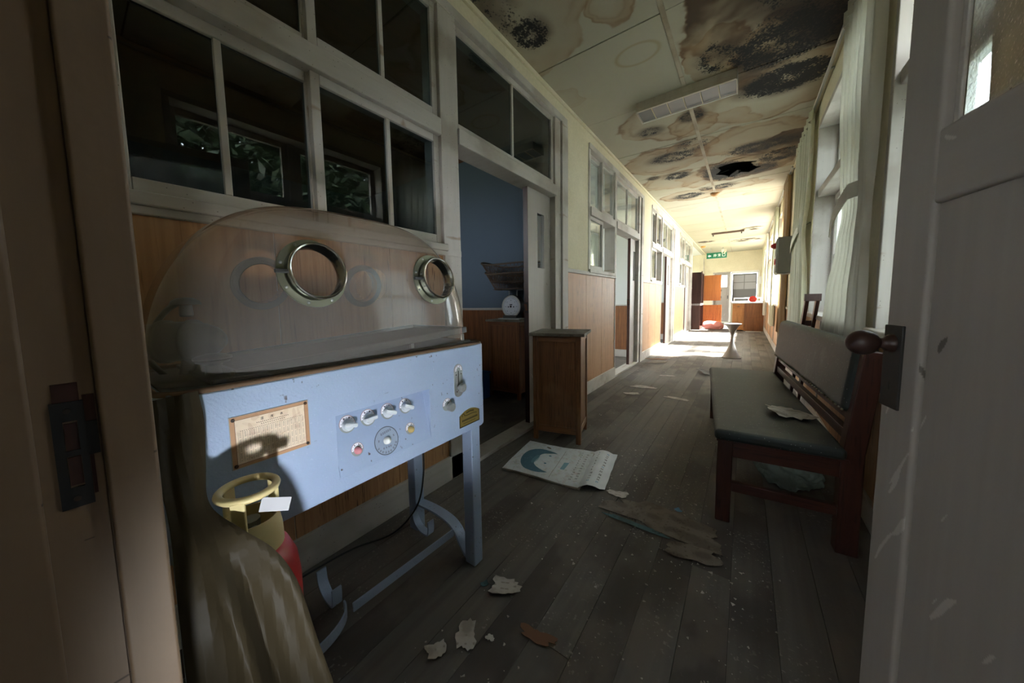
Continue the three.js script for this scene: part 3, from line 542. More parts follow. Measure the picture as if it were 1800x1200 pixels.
{
  // cabinet: rounded plan, wedge recess for the control panel
  const rr = 0.05, sh = new THREE.Shape(), w = IF - IBK - 0.012, l = IZ0 - IZ1 - 0.012;
  const x0 = -w / 2, y0 = -l / 2; sh.moveTo(x0 + rr, y0); sh.lineTo(-x0 - rr, y0); sh.absarc(-x0 - rr, y0 + rr, rr, -Math.PI / 2, 0); sh.lineTo(-x0, -y0 - rr); sh.absarc(-x0 - rr, -y0 - rr, rr, 0, Math.PI / 2); sh.lineTo(x0 + rr, -y0); sh.absarc(x0 + rr, -y0 - rr, rr, Math.PI / 2, Math.PI); sh.lineTo(x0, y0 + rr); sh.absarc(x0 + rr, y0 + rr, rr, Math.PI, Math.PI * 1.5);
  const eg = new THREE.ExtrudeGeometry(sh, { depth: IT - IB - 0.012, bevelThickness: 0.006, bevelSize: 0.006, bevelSegments: 3, curveSegments: 10 }).rotateX(-Math.PI / 2).translate((IF + IBK) / 2, IB + 0.006, (IZ0 + IZ1) / 2);
  const PZ0 = -0.366, PZ1 = -0.652, PY0 = 0.545, PY1 = 0.696, DEP = 0.034;
  const wedge = new THREE.Shape([new THREE.Vector2(IF + 0.02, PY0), new THREE.Vector2(IF - 0.0005, PY0), new THREE.Vector2(IF - DEP, PY1), new THREE.Vector2(IF + 0.02, PY1)]);
  const wg = new THREE.ExtrudeGeometry(wedge, { depth: PZ0 - PZ1, bevelEnabled: false }).translate(0, 0, PZ1);
  const ev = new Evaluator(); ev.attributes = ['position', 'normal', 'uv']; ev.useGroups = false;
  const a = new Brush(eg), c = new Brush(wg); a.updateMatrixWorld(); c.updateMatrixWorld();
  let bg = ev.evaluate(a, c, SUBTRACTION).geometry; bg = toCreasedNormals(bg.index ? bg.toNonIndexed() : bg, 0.5);
  M('cabinet', [metric(bg)], MT.hammer, inc);
  // panel frame of reference: s along -z, t up the slope
  const tilt = Math.atan2(DEP, PY1 - PY0), onPanel = (y, out = 0) => V(IF - (y - PY0) * Math.tan(tilt) + out * Math.cos(tilt), y + out * Math.sin(tilt), 0);
  const panelRot = (g) => g.rotateZ(tilt);                  // geometry with +x outward
  const face = M('control_panel', [panelRot(B(-0.0005, 0.0015, 0.003, (PY1 - PY0) / Math.cos(tilt) - 0.004, PZ1 + 0.003, PZ0 - 0.003)).translate(IF, PY0, 0)], std({ map: hammerMap, color: rgb(0.88, 0.9, 0.93), roughness: 0.45, metalness: 0.1 }), inc);
  const scaleTex = canvasMap(256, 256, (g) => {
    g.fillStyle = '#8f948f'; g.fillRect(0, 0, 256, 256); g.fillStyle = '#ece9ee'; g.beginPath(); g.arc(128, 128, 122, Math.PI * 0.95, Math.PI * 2.05); g.arc(128, 128, 66, Math.PI * 2.05, Math.PI * 0.95, true); g.fill();
    g.strokeStyle = '#7a2430'; g.lineWidth = 5; g.beginPath(); g.arc(128, 128, 118, Math.PI * 0.95, Math.PI * 2.05); g.stroke();
    g.strokeStyle = '#46303a'; g.lineWidth = 6; for (let i = 0; i < 7; i++) { const t = Math.PI * (1.05 + i * 0.15), q = i % 2 ? 14 : 20; g.beginPath(); g.moveTo(128 + Math.cos(t) * (94 - q / 2), 128 + Math.sin(t) * (94 - q / 2)); g.lineTo(128 + Math.cos(t) * (94 + q / 2), 128 + Math.sin(t) * (94 + q / 2)); g.stroke(); if (i === 2 || i === 4) g.strokeRect(128 + Math.cos(t) * 92 - 9, 128 + Math.sin(t) * 92 - 9, 18, 18); }
  });
  const scaleMat = std({ map: scaleTex, roughness: 0.4 });
  const disc = (r, seg = 32) => new THREE.CircleGeometry(r, seg).rotateY(Math.PI / 2).toNonIndexed();
  const put = (g, y, z, out) => { const q = onPanel(y, out); return panelRot(g).translate(q.x, q.y, z); };
  for (const [y, z, ang] of [[0.657, -0.406, -0.25], [0.657, -0.462, 0.05], [0.657, -0.521, -0.4], [0.656, -0.58, -0.45]]) {
    const k = M('selector_knob', [put(metric(new THREE.CylinderGeometry(0.0125, 0.015, 0.009, 24).rotateZ(-Math.PI / 2).translate(0.0045, 0, 0)), y, z, 0.002),
      put(metric(new RoundedBoxGeometry(0.016, 0.011, 0.033, 2, 0.004).rotateX(ang).translate(0.014, 0, 0)), y, z, 0.002)], MT.knob, face);
    M('dial_scale', [put(disc(0.0215), y + 0.003, z, 0.0022)], scaleMat, k);
  }
  const dialTex = canvasMap(256, 256, (g) => {
    g.fillStyle = '#8f9cae'; g.fillRect(0, 0, 256, 256); g.strokeStyle = '#3a3f4c'; g.lineWidth = 6; g.beginPath(); g.arc(128, 128, 121, 0, 7); g.stroke(); g.lineWidth = 3.2;
    const glyph = (x, y, a, s, k) => { g.save(); g.translate(x, y); g.rotate(a); g.strokeStyle = '#595a62'; for (let i = 0; i < 3; i++) { g.beginPath(); g.moveTo(-s, -s + i * s); g.lineTo(s, -s + i * s); g.stroke(); } g.beginPath(); g.moveTo(k * s, -s); g.lineTo(k * s, s); g.stroke(); g.restore(); };
    for (let i = 0; i < 9; i++) { const t = Math.PI * (0.14 + i * 0.09); glyph(128 + Math.cos(t) * 102, 128 + Math.sin(t) * 102, t - Math.PI / 2, 7, (i % 3) - 1); }
    for (let i = 0; i < 6; i++) glyph(84 + i * 19, 60 - i * 3, -0.1, 8, (i % 2) * 0.6);
    for (let i = 0; i < 4; i++) glyph(90 + i * 24, 186, 0, 6, (i % 3) - 1); glyph(50, 110, 0.2, 7, 0); glyph(206, 104, -0.2, 7, 0.4);
  });
  const bigDial = M('dial_plate', [put(disc(0.0375, 48), 0.588, -0.503, 0.0022)], std({ map: dialTex, roughness: 0.5 }), face);
  const lens = (y, z, r, mat, par) => M('indicator_lamp', [put(metric(lathe([[0, r * 1.5], [r * 0.5, r * 1.36], [r * 0.87, r * 0.95], [r, r * 0.4], [r * 1.05, 0]], 20).rotateZ(-Math.PI / 2)), y, z, 0.002)], mat, par);
  lens(0.588, -0.503, 0.0095, MT.lensWhite, bigDial);
  for (const [y, z, m] of [[0.592, -0.42, MT.lensRed], [0.592, -0.583, MT.lensAmber]]) { const q = lens(y, z, 0.0088, m, face); M('dial_scale', [put(disc(0.0165), y + 0.003, z, 0.0021)], scaleMat, q); }
  // slide control and round control on the right
  const cap = (za, zb, ya, yb, xx, t) => { const s = new THREE.Shape(), hw = Math.abs(zb - za) / 2, cy0 = ya + hw, cy1 = yb - hw; s.absarc(0, cy1, hw, 0, Math.PI); s.lineTo(-hw, cy0); s.absarc(0, cy0, hw, Math.PI, Math.PI * 2); s.closePath(); return metric(new THREE.ExtrudeGeometry(s, { depth: t, bevelEnabled: false, curveSegments: 12 }).rotateY(Math.PI / 2).translate(xx, 0, (za + zb) / 2)); };
  const sl = M('slide_control', [cap(-0.757, -0.797, 0.641, 0.75, IF, 0.002)], MT.steel, inc);
  M('slot', [B(IF + 0.0015, IF + 0.0028, 0.662, 0.728, -0.7745, -0.7785)], MT.rubber, sl);
  M('slide_scale', [disc(0.018).translate(IF + 0.0025, 0.73, -0.777)], scaleMat, sl);
  const ctl = () => metric(lathe([[0, 0.024], [0.011, 0.024], [0.0135, 0.0225], [0.014, 0.012], [0.0125, 0.010], [0.006, 0.009], [0.006, 0]], 28).rotateZ(-Math.PI / 2));
  M('slide_knob', [ctl().translate(IF + 0.002, 0.675, -0.776)], MT.plasticGrey, sl);
  for (const [y, z] of [[0.716, -0.766], [0.716, -0.789], [0.66, -0.768]]) M('screw', [rod(V(IF, y, z), V(IF + 0.003, y, z), 0.0022)], MT.chrome, sl);
  const rk = M('round_control', [ctl().translate(IF + 0.001, 0.624, -0.724)], MT.plasticGrey, inc);
  M('dial_scale', [disc(0.02).translate(IF + 0.0012, 0.63, -0.722)], scaleMat, rk);
  // humidity table plate
  const plateTex = canvasMap(640, 448, (g, w2, h2) => {
    g.fillStyle = '#b98f6c'; g.fillRect(0, 0, w2, h2); g.fillStyle = '#e2cdb4'; g.fillRect(34, 30, w2 - 68, h2 - 60); g.strokeStyle = '#5c3f30'; g.lineWidth = 3; g.strokeRect(34, 30, w2 - 68, h2 - 60);
    const r = rng(12); for (let i = 0; i < 60; i++) { g.fillStyle = `rgba(150,100,70,${0.05 + r() * 0.1})`; g.beginPath(); g.ellipse(r() * w2, r() * h2, 10 + r() * 60, 6 + r() * 30, r() * 3, 0, 7); g.fill(); }
    g.strokeStyle = '#4a3a34'; g.lineWidth = 2.6;
    const st = (x, y, s, L) => { for (const [a, b, c, d] of L) { g.beginPath(); g.moveTo(x + a * s, y + b * s); g.lineTo(x + c * s, y + d * s); g.stroke(); } };
    st(230, 52, 22, [[0, 0.1, 0.15, 0.25], [0, 0.45, 0.15, 0.55], [0, 1, 0.2, 0.7], [0.35, 0, 0.9, 0], [0.35, 0, 0.35, 0.45], [0.9, 0, 0.9, 0.45], [0.35, 0.22, 0.9, 0.22], [0.35, 0.45, 0.9, 0.45], [0.5, 0.5, 0.5, 1], [0.75, 0.5, 0.75, 1], [0.3, 0.65, 0.42, 0.85], [0.95, 0.65, 0.85, 0.85], [0.25, 1, 1, 1]]);
    st(310, 52, 22, [[0.5, 0, 0.5, 0.12], [0.05, 0.14, 1, 0.14], [0.12, 0.14, 0, 1], [0.25, 0.32, 0.95, 0.32], [0.42, 0.22, 0.42, 0.55], [0.75, 0.22, 0.75, 0.55], [0.42, 0.55, 0.75, 0.55], [0.3, 0.66, 0.85, 0.66], [0.85, 0.66, 0.3, 1], [0.4, 0.7, 0.95, 1]]);
    st(390, 52, 22, [[0.1, 0.15, 0.9, 0.15], [0.15, 0.32, 0.85, 0.32], [0, 0.5, 1, 0.5], [0.5, 0, 0.5, 0.5], [0.5, 0.5, 0, 0.85], [0.3, 0.65, 0.3, 1], [0.3, 1, 0.5, 0.9], [0.5, 0.55, 1, 1], [0.85, 0.6, 0.65, 0.72]]);
    g.fillStyle = '#5a4a42'; for (let i = 0; i < 18; i++) g.fillRect(196 + i * 15, 88 + (i % 3), 7, 7); for (let i = 0; i < 12; i++) g.fillRect(230 + i * 17, 108, 8, 6); for (let i = 0; i < 36; i++) g.fillRect(70 + i * 14.4, 128, 6, 5);
    g.font = '11px monospace'; g.fillStyle = '#4e4440';
    for (let c = 0; c < 16; c++) for (let q = 0; q < 21; q++) { const x = 60 + c * 34 + (c ? 6 : 0), y = 150 + q * 12.2; if (q % 5 === 4) continue; g.fillText(String(c ? Math.max(1, Math.round(100 - c * 5.2 - q * (0.3 + c * 0.04) * 0.6)) : 15 + q), x, y); }
    g.lineWidth = 1; for (let c = 0; c < 16; c++) { g.beginPath(); g.moveTo(54 + c * 34, 136); g.lineTo(54 + c * 34, 402); g.stroke(); }
  });
  const pl = (z0, z1, y0, y1, xx) => new THREE.PlaneGeometry(z0 - z1, y1 - y0).rotateY(Math.PI / 2).translate(xx, (y0 + y1) / 2, (z0 + z1) / 2).toNonIndexed();
  const plate = M('instruction_plate', [pl(-0.171, -0.307, 0.652, 0.749, IF + 0.0018)], std({ map: plateTex, roughness: 0.35, metalness: 0.1 }), inc);
  M('plate_backing', [B(IF - 0.001, IF + 0.0015, 0.651, 0.75, -0.308, -0.170)], MT.steel, plate);
  for (const [y, z] of [[0.744, -0.176], [0.744, -0.302], [0.657, -0.176], [0.657, -0.302]]) M('screw', [rod(V(IF, y, z), V(IF + 0.0035, y, z), 0.0032)], MT.iron, plate);
  const badgeTex = canvasMap(256, 160, (g) => {
    g.fillStyle = '#8a7640'; g.fillRect(0, 0, 256, 160); g.strokeStyle = '#2e2612'; g.lineWidth = 8; g.beginPath(); g.moveTo(5, 155); g.lineTo(5, 54); g.quadraticCurveTo(128, -34, 251, 54); g.lineTo(251, 155); g.closePath(); g.stroke();
    g.lineWidth = 5; g.beginPath(); g.moveTo(40, 70); g.bezierCurveTo(20, 50, 70, 36, 60, 62); g.bezierCurveTo(90, 80, 150, 56, 220, 78); g.stroke(); g.fillStyle = '#2e2612'; for (let i = 0; i < 9; i++) g.fillRect(86 + i * 11, 34 + Math.abs(i - 4) * 1.5, 8, 14);
    for (let i = 0; i < 14; i++) g.fillRect(34 + i * 14, 98, 10, 16); for (let i = 0; i < 12; i++) g.fillRect(48 + i * 13, 128, 7, 7);
  });
  const bs = new THREE.Shape(); const bw = 0.052, bh = 0.03; bs.moveTo(-bw, -bh); bs.lineTo(bw, -bh); bs.lineTo(bw, bh * 0.35); bs.quadraticCurveTo(0, bh * 1.35, -bw, bh * 0.35); bs.closePath();
  const bgeo = new THREE.ShapeGeometry(bs, 12).toNonIndexed(); { const p = bgeo.attributes.position, u = bgeo.attributes.uv; for (let i = 0; i < p.count; i++) u.setXY(i, (p.getX(i) + bw) / (2 * bw), (p.getY(i) + bh) / (2.1 * bh)); }
  M('maker_badge', [bgeo.rotateY(Math.PI / 2).translate(IF + 0.0012, 0.563, -0.828)], std({ map: badgeTex, roughness: 0.45, metalness: 0.5 }), inc);
  // rim, gasket, deck
  const ringPts = []; for (const q of sh.getPoints(10)) ringPts.push(V(q.x * 0.985 + (IF + IBK) / 2, IT + 0.002, -q.y * 0.992 + (IZ0 + IZ1) / 2));
  M('gasket', [metric(new THREE.TubeGeometry(new THREE.CatmullRomCurve3(ringPts, true, 'catmullrom', 0.1), 240, 0.0065, 6, true))], MT.gasket, inc);
  M('rim_flange', [B(IBK + 0.02, IF - 0.014, IT, IT + 0.004, IZ1 + 0.02, IZ0 - 0.02, 0.002)], MT.darkSteel, inc);
  // hood: clear shell
  const HX = (IF + IBK) / 2, HZ = -0.505, HB = IT + 0.004, HH = 0.388, A0 = 0.418, B0 = 0.176;
  const hp = (u, v) => {
    const t = u * Math.PI * 2, ph = v * Math.PI / 2, ring = Math.pow(Math.cos(ph), 0.62), e = 0.36;
    const cx = Math.cos(t), cz = Math.sin(t), sx = Math.sign(cx) * Math.pow(Math.abs(cx), e * 1.35), sz = Math.sign(cz) * Math.pow(Math.abs(cz), e * 1.35);
    const y = HB + HH * Math.pow(Math.sin(ph), 0.95);
    return V(HX + B0 * sx * Math.pow(ring, 0.75), y, HZ + A0 * sz * ring);
  };
  const PORTS = [[1.02, -0.352], [1.02, -0.71]], REAR = [[1.015, -0.362], [1.015, -0.68]];
  let hg = surface(360, 110, hp); hg = circleHole(hg, PORTS, 0.0605);
  M('hood', [hg], MT.acrylic, inc);
  const arm = (sgn) => { // ports on the corridor side and the wall side
    for (const [cy, cz] of sgn > 0 ? PORTS : REAR) {
      const xs = sgn > 0 ? -0.764 : -1.098, lean = 0.16 * sgn;
      const crease = (g) => toCreasedNormals(g, 0.6), place = (g) => g.rotateZ(sgn > 0 ? -Math.PI / 2 + lean : Math.PI / 2 + lean).translate(xs, cy, cz);
      const fl = M('port_ring', [metric(crease(place(lathe([[0.057, 0], [0.0755, 0], [0.0755, 0.004], [0.0615, 0.0045], [0.0615, 0.006]], 64))))], sgn > 0 ? MT.brass : MT.darkSteel, inc);
      M('port_collar', [metric(crease(place(lathe([[0.0555, -0.004], [0.0555, 0.03], [0.057, 0.0325], [0.0595, 0.0335], [0.0615, 0.0325], [0.0625, 0.03], [0.0615, 0.0275], [0.0585, 0.0265], [0.0585, 0.003]], 64))))], MT.chrome, fl);
      const bolts = []; for (let i = 0; i < 8; i++) { const t = i / 8 * Math.PI * 2 + 0.3; bolts.push(metric(place(new THREE.SphereGeometry(0.0036, 8, 6).translate(Math.cos(t) * 0.0685, 0.0045, Math.sin(t) * 0.0685)))); }
      for (const b of bolts) M('bolt', [b], MT.steel, fl);
      if (sgn > 0) M('latch', [metric(place(new RoundedBoxGeometry(0.008, 0.01, 0.024, 1, 0.002).translate(0.0, 0.012, 0.069)))], MT.darkSteel, fl);
    }
  };
  arm(1); arm(-1);
  // inside: deck, tilting tray, motor, lamp arm, cup
  M('deck', [B(IBK + 0.05, IF - 0.04, IT + 0.004, IT + 0.012, IZ1 + 0.05, -0.16, 0.002)], MT.darkSteel, inc);
  const ty = IT + 0.014, T0 = -0.2, T1 = -0.885, TX0 = -1.075, TX1 = -0.79;
  const trayMetal = std({ color: rgb(0.13, 0.135, 0.13), roughness: 0.45, metalness: 0.5 });
  const tr = M('tray_frame', [bar(V(TX1, ty, T0), V(TX1, ty + 0.035, T1), 0.012, 0.02), bar(V(TX0, ty, T0), V(TX0, ty + 0.035, T1), 0.012, 0.02), bar(V(TX0, ty + 0.035, T1), V(TX1, ty + 0.035, T1), 0.012, 0.02), bar(V(TX0, ty, T0), V(TX1, ty, T0), 0.012, 0.02)], trayMetal, inc);
  M('tray_plate', [bar(V((TX0 + TX1) / 2, ty - 0.002, T0), V((TX0 + TX1) / 2, ty + 0.033, T1), TX1 - TX0 - 0.01, 0.004)], MT.darkSteel, tr);
  for (const [x, z] of [[TX1, T1 + 0.02], [TX1, -0.64], [TX0, T1 + 0.02], [TX0, -0.6]]) M('tray_leg', [B(x - 0.004, x + 0.004, IT + 0.01, ty + 0.02, z - 0.006, z + 0.006)], MT.steel, tr);
  const mo = M('motor', [metric(lathe([[0, 0.058], [0.016, 0.055], [0.03, 0.04], [0.038, 0.018], [0.041, 0], [0.047, 0], [0.047, -0.008], [0.043, -0.01], [0.043, -0.05], [0.047, -0.052], [0.047, -0.062], [0.04, -0.066], [0.038, -0.11], [0, -0.112]], 40).rotateX(-Math.PI / 2).rotateY(-0.75).translate(-0.955, 0.878, -0.178))], MT.darkSteel, inc);
  M('motor_foot', [rod(V(-0.965, IT, -0.16), V(-0.955, 0.85, -0.168), 0.014)], MT.darkSteel, mo);
  const la = M('lamp_arm', [tube([V(-1.0, IT, -0.13), V(-1.03, 0.84, -0.112), V(-1.04, 0.9, -0.122), V(-1.02, 0.945, -0.145), V(-0.985, 0.965, -0.165)], 0.006, 30)], trayMetal, inc);
  M('lamp_dome', [metric(lathe([[0, 0.016], [0.014, 0.0145], [0.024, 0.008], [0.028, 0], [0.026, 0], [0.014, 0.011], [0, 0.013]], 32).translate(-0.985, 0.958, -0.172))], trayMetal, la);
  M('lamp_socket', [metric(lathe([[0, 0.0], [0.011, 0], [0.0125, -0.022], [0.0105, -0.026], [0, -0.026]], 24).translate(-0.985, 0.957, -0.172))], MT.plasticGrey, la);
  const cu = M('humidity_cup', [metric(lathe([[0, 0], [0.015, 0], [0.0135, 0.026], [0.016, 0.03], [0.028, 0.033], [0.028, 0.038], [0.032, 0.04], [0.032, 0.044], [0.014, 0.05], [0, 0.05]], 36).translate(-0.85, IT + 0.004, -0.182))], trayMetal, inc);
  M('cup_gasket', [metric(new THREE.TorusGeometry(0.03, 0.002, 6, 36).rotateX(Math.PI / 2).translate(-0.85, IT + 0.043, -0.182))], MT.rubber, cu);
  // stand
  const lw = 0.046;
  for (const [x, z] of [[IF - 0.002, -0.838], [-1.05, -0.838], [IF - 0.002, -0.12], [-1.05, -0.12]]) M('leg', [B(x - lw, x, 0, IB + 0.01, z - lw, z, 0.004)], MT.standPaint, inc);
  const SB = (zc) => { const p = [[-0.742, 0.02], [-0.76, 0.012], [-0.785, 0.02], [-0.81, 0.05], [-0.835, 0.088], [-0.865, 0.108], [-0.91, 0.118], [-0.965, 0.122], [-1.02, 0.12], [-1.06, 0.116]]; const cv = new THREE.CatmullRomCurve3(p.map(([x, y]) => V(x, y, zc))); return strip(cv.getPoints(40), 0.042, 0.008, V(0, 0, 1)); };
  M('foot_bar', [SB(-0.861)], MT.standPaint, inc); M('foot_bar', [SB(-0.143)], MT.standPaint, inc);
  M('stretcher', [bar(V(-0.843, 0.083, -0.845), V(-0.868, 0.075, -0.45), 0.006, 0.028)], MT.standPaint, inc);
  const hoop = []; for (let i = 0; i <= 24; i++) { const t = i / 24; const a2 = -Math.PI * 0.5 + t * Math.PI * 1.0; hoop.push(V(-0.868 - 0.06 + 0.075 * Math.cos(a2) - 0.0, 0.045, -0.33 + 0.125 * Math.sin(a2))); }
  M('hoop_bar', [strip(hoop, 0.03, 0.005, V(0, 1, 0))], MT.standPaint, inc);
  const cradle = (zc) => { const p = [[-1.055, 0.098], [-1.048, 0.06], [-1.025, 0.035], [-0.99, 0.026], [-0.966, 0.03], [-0.96, 0.05], [-0.96, 0.085]]; return strip(new THREE.CatmullRomCurve3(p.map(([x, y]) => V(x, y, zc))).getPoints(30), 0.03, 0.006, V(0, 0, 1)); };
  M('cylinder_cradle', [cradle(-0.835)], MT.standPaint, inc); M('cylinder_cradle', [cradle(-0.45)], MT.standPaint, inc);
  M('power_cord', [tube([V(-0.95, IB + 0.01, -0.72), V(-0.96, 0.478, -0.74), V(-0.99, 0.47, -0.79), V(-1.0, 0.5, -0.815), V(-1.005, 0.4, -0.845), V(-1.01, 0.25, -0.85), V(-1.035, 0.12, -0.83), V(-1.1, 0.02, -0.76), V(-1.17, 0.006, -0.62), V(-1.19, 0.006, -0.4), V(-1.18, 0.006, -0.2)], 0.0035, 90, 6)], MT.rubber, inc);
}

/* ------------------------------------------------------------------ gas cylinder and plastic sheet beside it */
{
  const cx = -0.645, cz = -0.168, g = thing('gas_cylinder', 'small red gas cylinder with cream ring handle, half under the sheet', 'gas cylinder', [cx, 0, cz]);
  M('body', [metric(lathe([[0, 0], [0.062, 0], [0.066, 0.012], [0.068, 0.03], [0.068, 0.47], [0.064, 0.51], [0.052, 0.54], [0.034, 0.553], [0, 0.556]], 56).translate(cx, 0, cz))], MT.red, g);
  const co = M('collar', [metric(lathe([[0.036, 0.545], [0.046, 0.545], [0.045, 0.575], [0.041, 0.6], [0.038, 0.6], [0.041, 0.575], [0.036, 0.55]], 40).translate(cx, 0, cz))], MT.cream, g);
  M('ring_handle', [metric(new THREE.TorusGeometry(0.04, 0.0065, 12, 48).rotateX(Math.PI / 2).scale(1, 0.9, 1).translate(cx, 0.648, cz))], MT.cream, co);
  for (const a of [0.6, 2.7, 4.4]) M('handle_stay', [bar(V(cx + Math.cos(a) * 0.042, 0.59, cz + Math.sin(a) * 0.042), V(cx + Math.cos(a) * 0.043, 0.648, cz + Math.sin(a) * 0.043), 0.02, 0.007, 0.002, V(Math.cos(a), 0, Math.sin(a)))], MT.cream, co);
  const vl = M('valve', [rod(V(cx, 0.55, cz), V(cx, 0.595, cz), 0.014), rod(V(cx - 0.02, 0.58, cz), V(cx + 0.02, 0.58, cz), 0.008)], MT.brass, g);
  const tg = new THREE.PlaneGeometry(0.042, 0.022); tg.rotateY(1.2); tg.rotateX(-0.3);
  M('paper_tag', [tg.translate(cx + 0.05, 0.628, cz - 0.022).toNonIndexed()], std({ color: rgb(0.42, 0.41, 0.42), roughness: 0.8, side: THREE.DoubleSide }), g);
}
{
  // right edge of the sheet as the photograph shows it, left edge behind the jamb
  const R = [[-0.716, 0.812, -0.13], [-0.706, 0.765, -0.132], [-0.682, 0.705, -0.124], [-0.64, 0.652, -0.116], [-0.575, 0.622, -0.14], [-0.552, 0.588, -0.167], [-0.54, 0.535, -0.188], [-0.522, 0.42, -0.207], [-0.502, 0.28, -0.23], [-0.492, 0.14, -0.246], [-0.487, 0.012, -0.256]].map((p) => V(...p));
  const Lf = [[-0.712, 0.81, -0.072], [-0.7, 0.765, -0.07], [-0.675, 0.705, -0.068], [-0.635, 0.652, -0.07], [-0.59, 0.6, -0.066], [-0.57, 0.56, -0.063], [-0.555, 0.5, -0.062], [-0.54, 0.4, -0.06], [-0.53, 0.27, -0.06], [-0.52, 0.14, -0.058], [-0.515, 0.012, -0.056]].map((p) => V(...p));
  const cr = new THREE.CatmullRomCurve3(R), cl = new THREE.CatmullRomCurve3(Lf);
  const g = surface(90, 110, (u, v) => {
    const a = cl.getPoint(v), b = cr.getPoint(v), p = a.lerp(b, u), amp = 0.004 + 0.02 * sstep(0.42, 0.7, v);
    const f = Math.sin(u * 13 + v * 2.6 + 1.3 * Math.sin(v * 4)) * 0.75 + Math.sin(u * 23 - v * 4) * 0.25 + (fbm(u * 3, v * 4, 2) - 0.5) * 1.2 + Math.abs(fbm(u * 3.5 + 3, v * 6 + 8, 2) - 0.5) * 1.6;
    const lim = Math.min(1, u * 6 + 0.15);
    p.x += amp * f * lim; p.z += amp * 0.3 * f * lim * (1 - u); return p;
  }, 0.0006);
  solo('plastic_sheet', 'crumpled brown translucent plastic sheet draped beside the left jamb', 'plastic sheet', g.translate(0.55, 0, 0.15), MT.sheet, [-0.55, 0, -0.15]);
}

/* ------------------------------------------------------------------ wooden cabinet in the corridor */
const flakeMap0 = dataMap(256, 256, 0.4, 0.4, (x, y) => { const d = fbm(x * 9, y * 9, 4), e = fbm(x * 90 + 3, y * 90, 2); return mix3(mix3([214, 208, 198], [170, 158, 142], sstep(0.35, 0.7, d)), [120, 100, 80], sstep(0.6, 0.8, e) * 0.5); });
function woodCabinet(name, label, at, turn, W, D, H, mat, topMat) {   // local: x width, front at z = 0, depth towards -z
  const c = thing(name, label, 'cabinet', at, { turn });
  const p = 0.032;
  for (const [x, z] of [[0, 0], [W - p, 0], [0, -D + p], [W - p, -D + p]]) M('leg', [B(x, x + p, 0, H - 0.02, z - p, z, 0.003)], mat, c);
  M('front_panel', [B(p, W - p, 0.1, H - 0.06, -0.02, -0.009)], mat, c);
  for (const [ya, yb] of [[H - 0.06, H - 0.02], [0.06, 0.1]]) M('front_rail', [B(p, W - p, ya, yb, -p + 0.004, -0.003, 0.003, { swap: true })], mat, c);
  for (const x of [0.009, W - 0.02]) {
    M('side_panel', [B(x, x + 0.011, 0.1, H - 0.06, -D + p, -p)], mat, c);
    for (const [ya, yb] of [[H - 0.06, H - 0.02], [0.06, 0.1]]) M('side_rail', [B(x - 0.006, x + 0.017, ya, yb, -D + p, -p, 0.003, { swap: true })], mat, c);
  }
  M('panel_bead', [B(p, p + 0.006, 0.1, H - 0.06, -0.01, -0.005), B(W - p - 0.006, W - p, 0.1, H - 0.06, -0.01, -0.005), B(p, W - p, 0.1, 0.106, -0.01, -0.005)], mat, c);
  M('back_panel', [B(p, W - p, 0.06, H - 0.02, -D + 0.006, -D + 0.014)], mat, c);
  M('top', [B(-0.022, W + 0.024, H - 0.02, H, -D - 0.01, 0.02, 0.003, { swap: true })], topMat, c);
  return c;
}
const topDusty = std({ map: flakeMap0, color: rgb(0.34, 0.33, 0.31), roughness: 0.8 });
woodCabinet('wooden_cabinet', 'brown wooden cabinet with a dusty top in the corridor', [-1.125, 0, -1.935], 0.24, 0.318, 0.315, 0.735, MT.oak, topDusty);
woodCabinet('wooden_cabinet', 'dark wooden cabinet under the scale inside the blue room', [-2.03, 0, -2.62], 0.0, 0.36, 0.27, 0.772, MT.darkPly, topDusty);
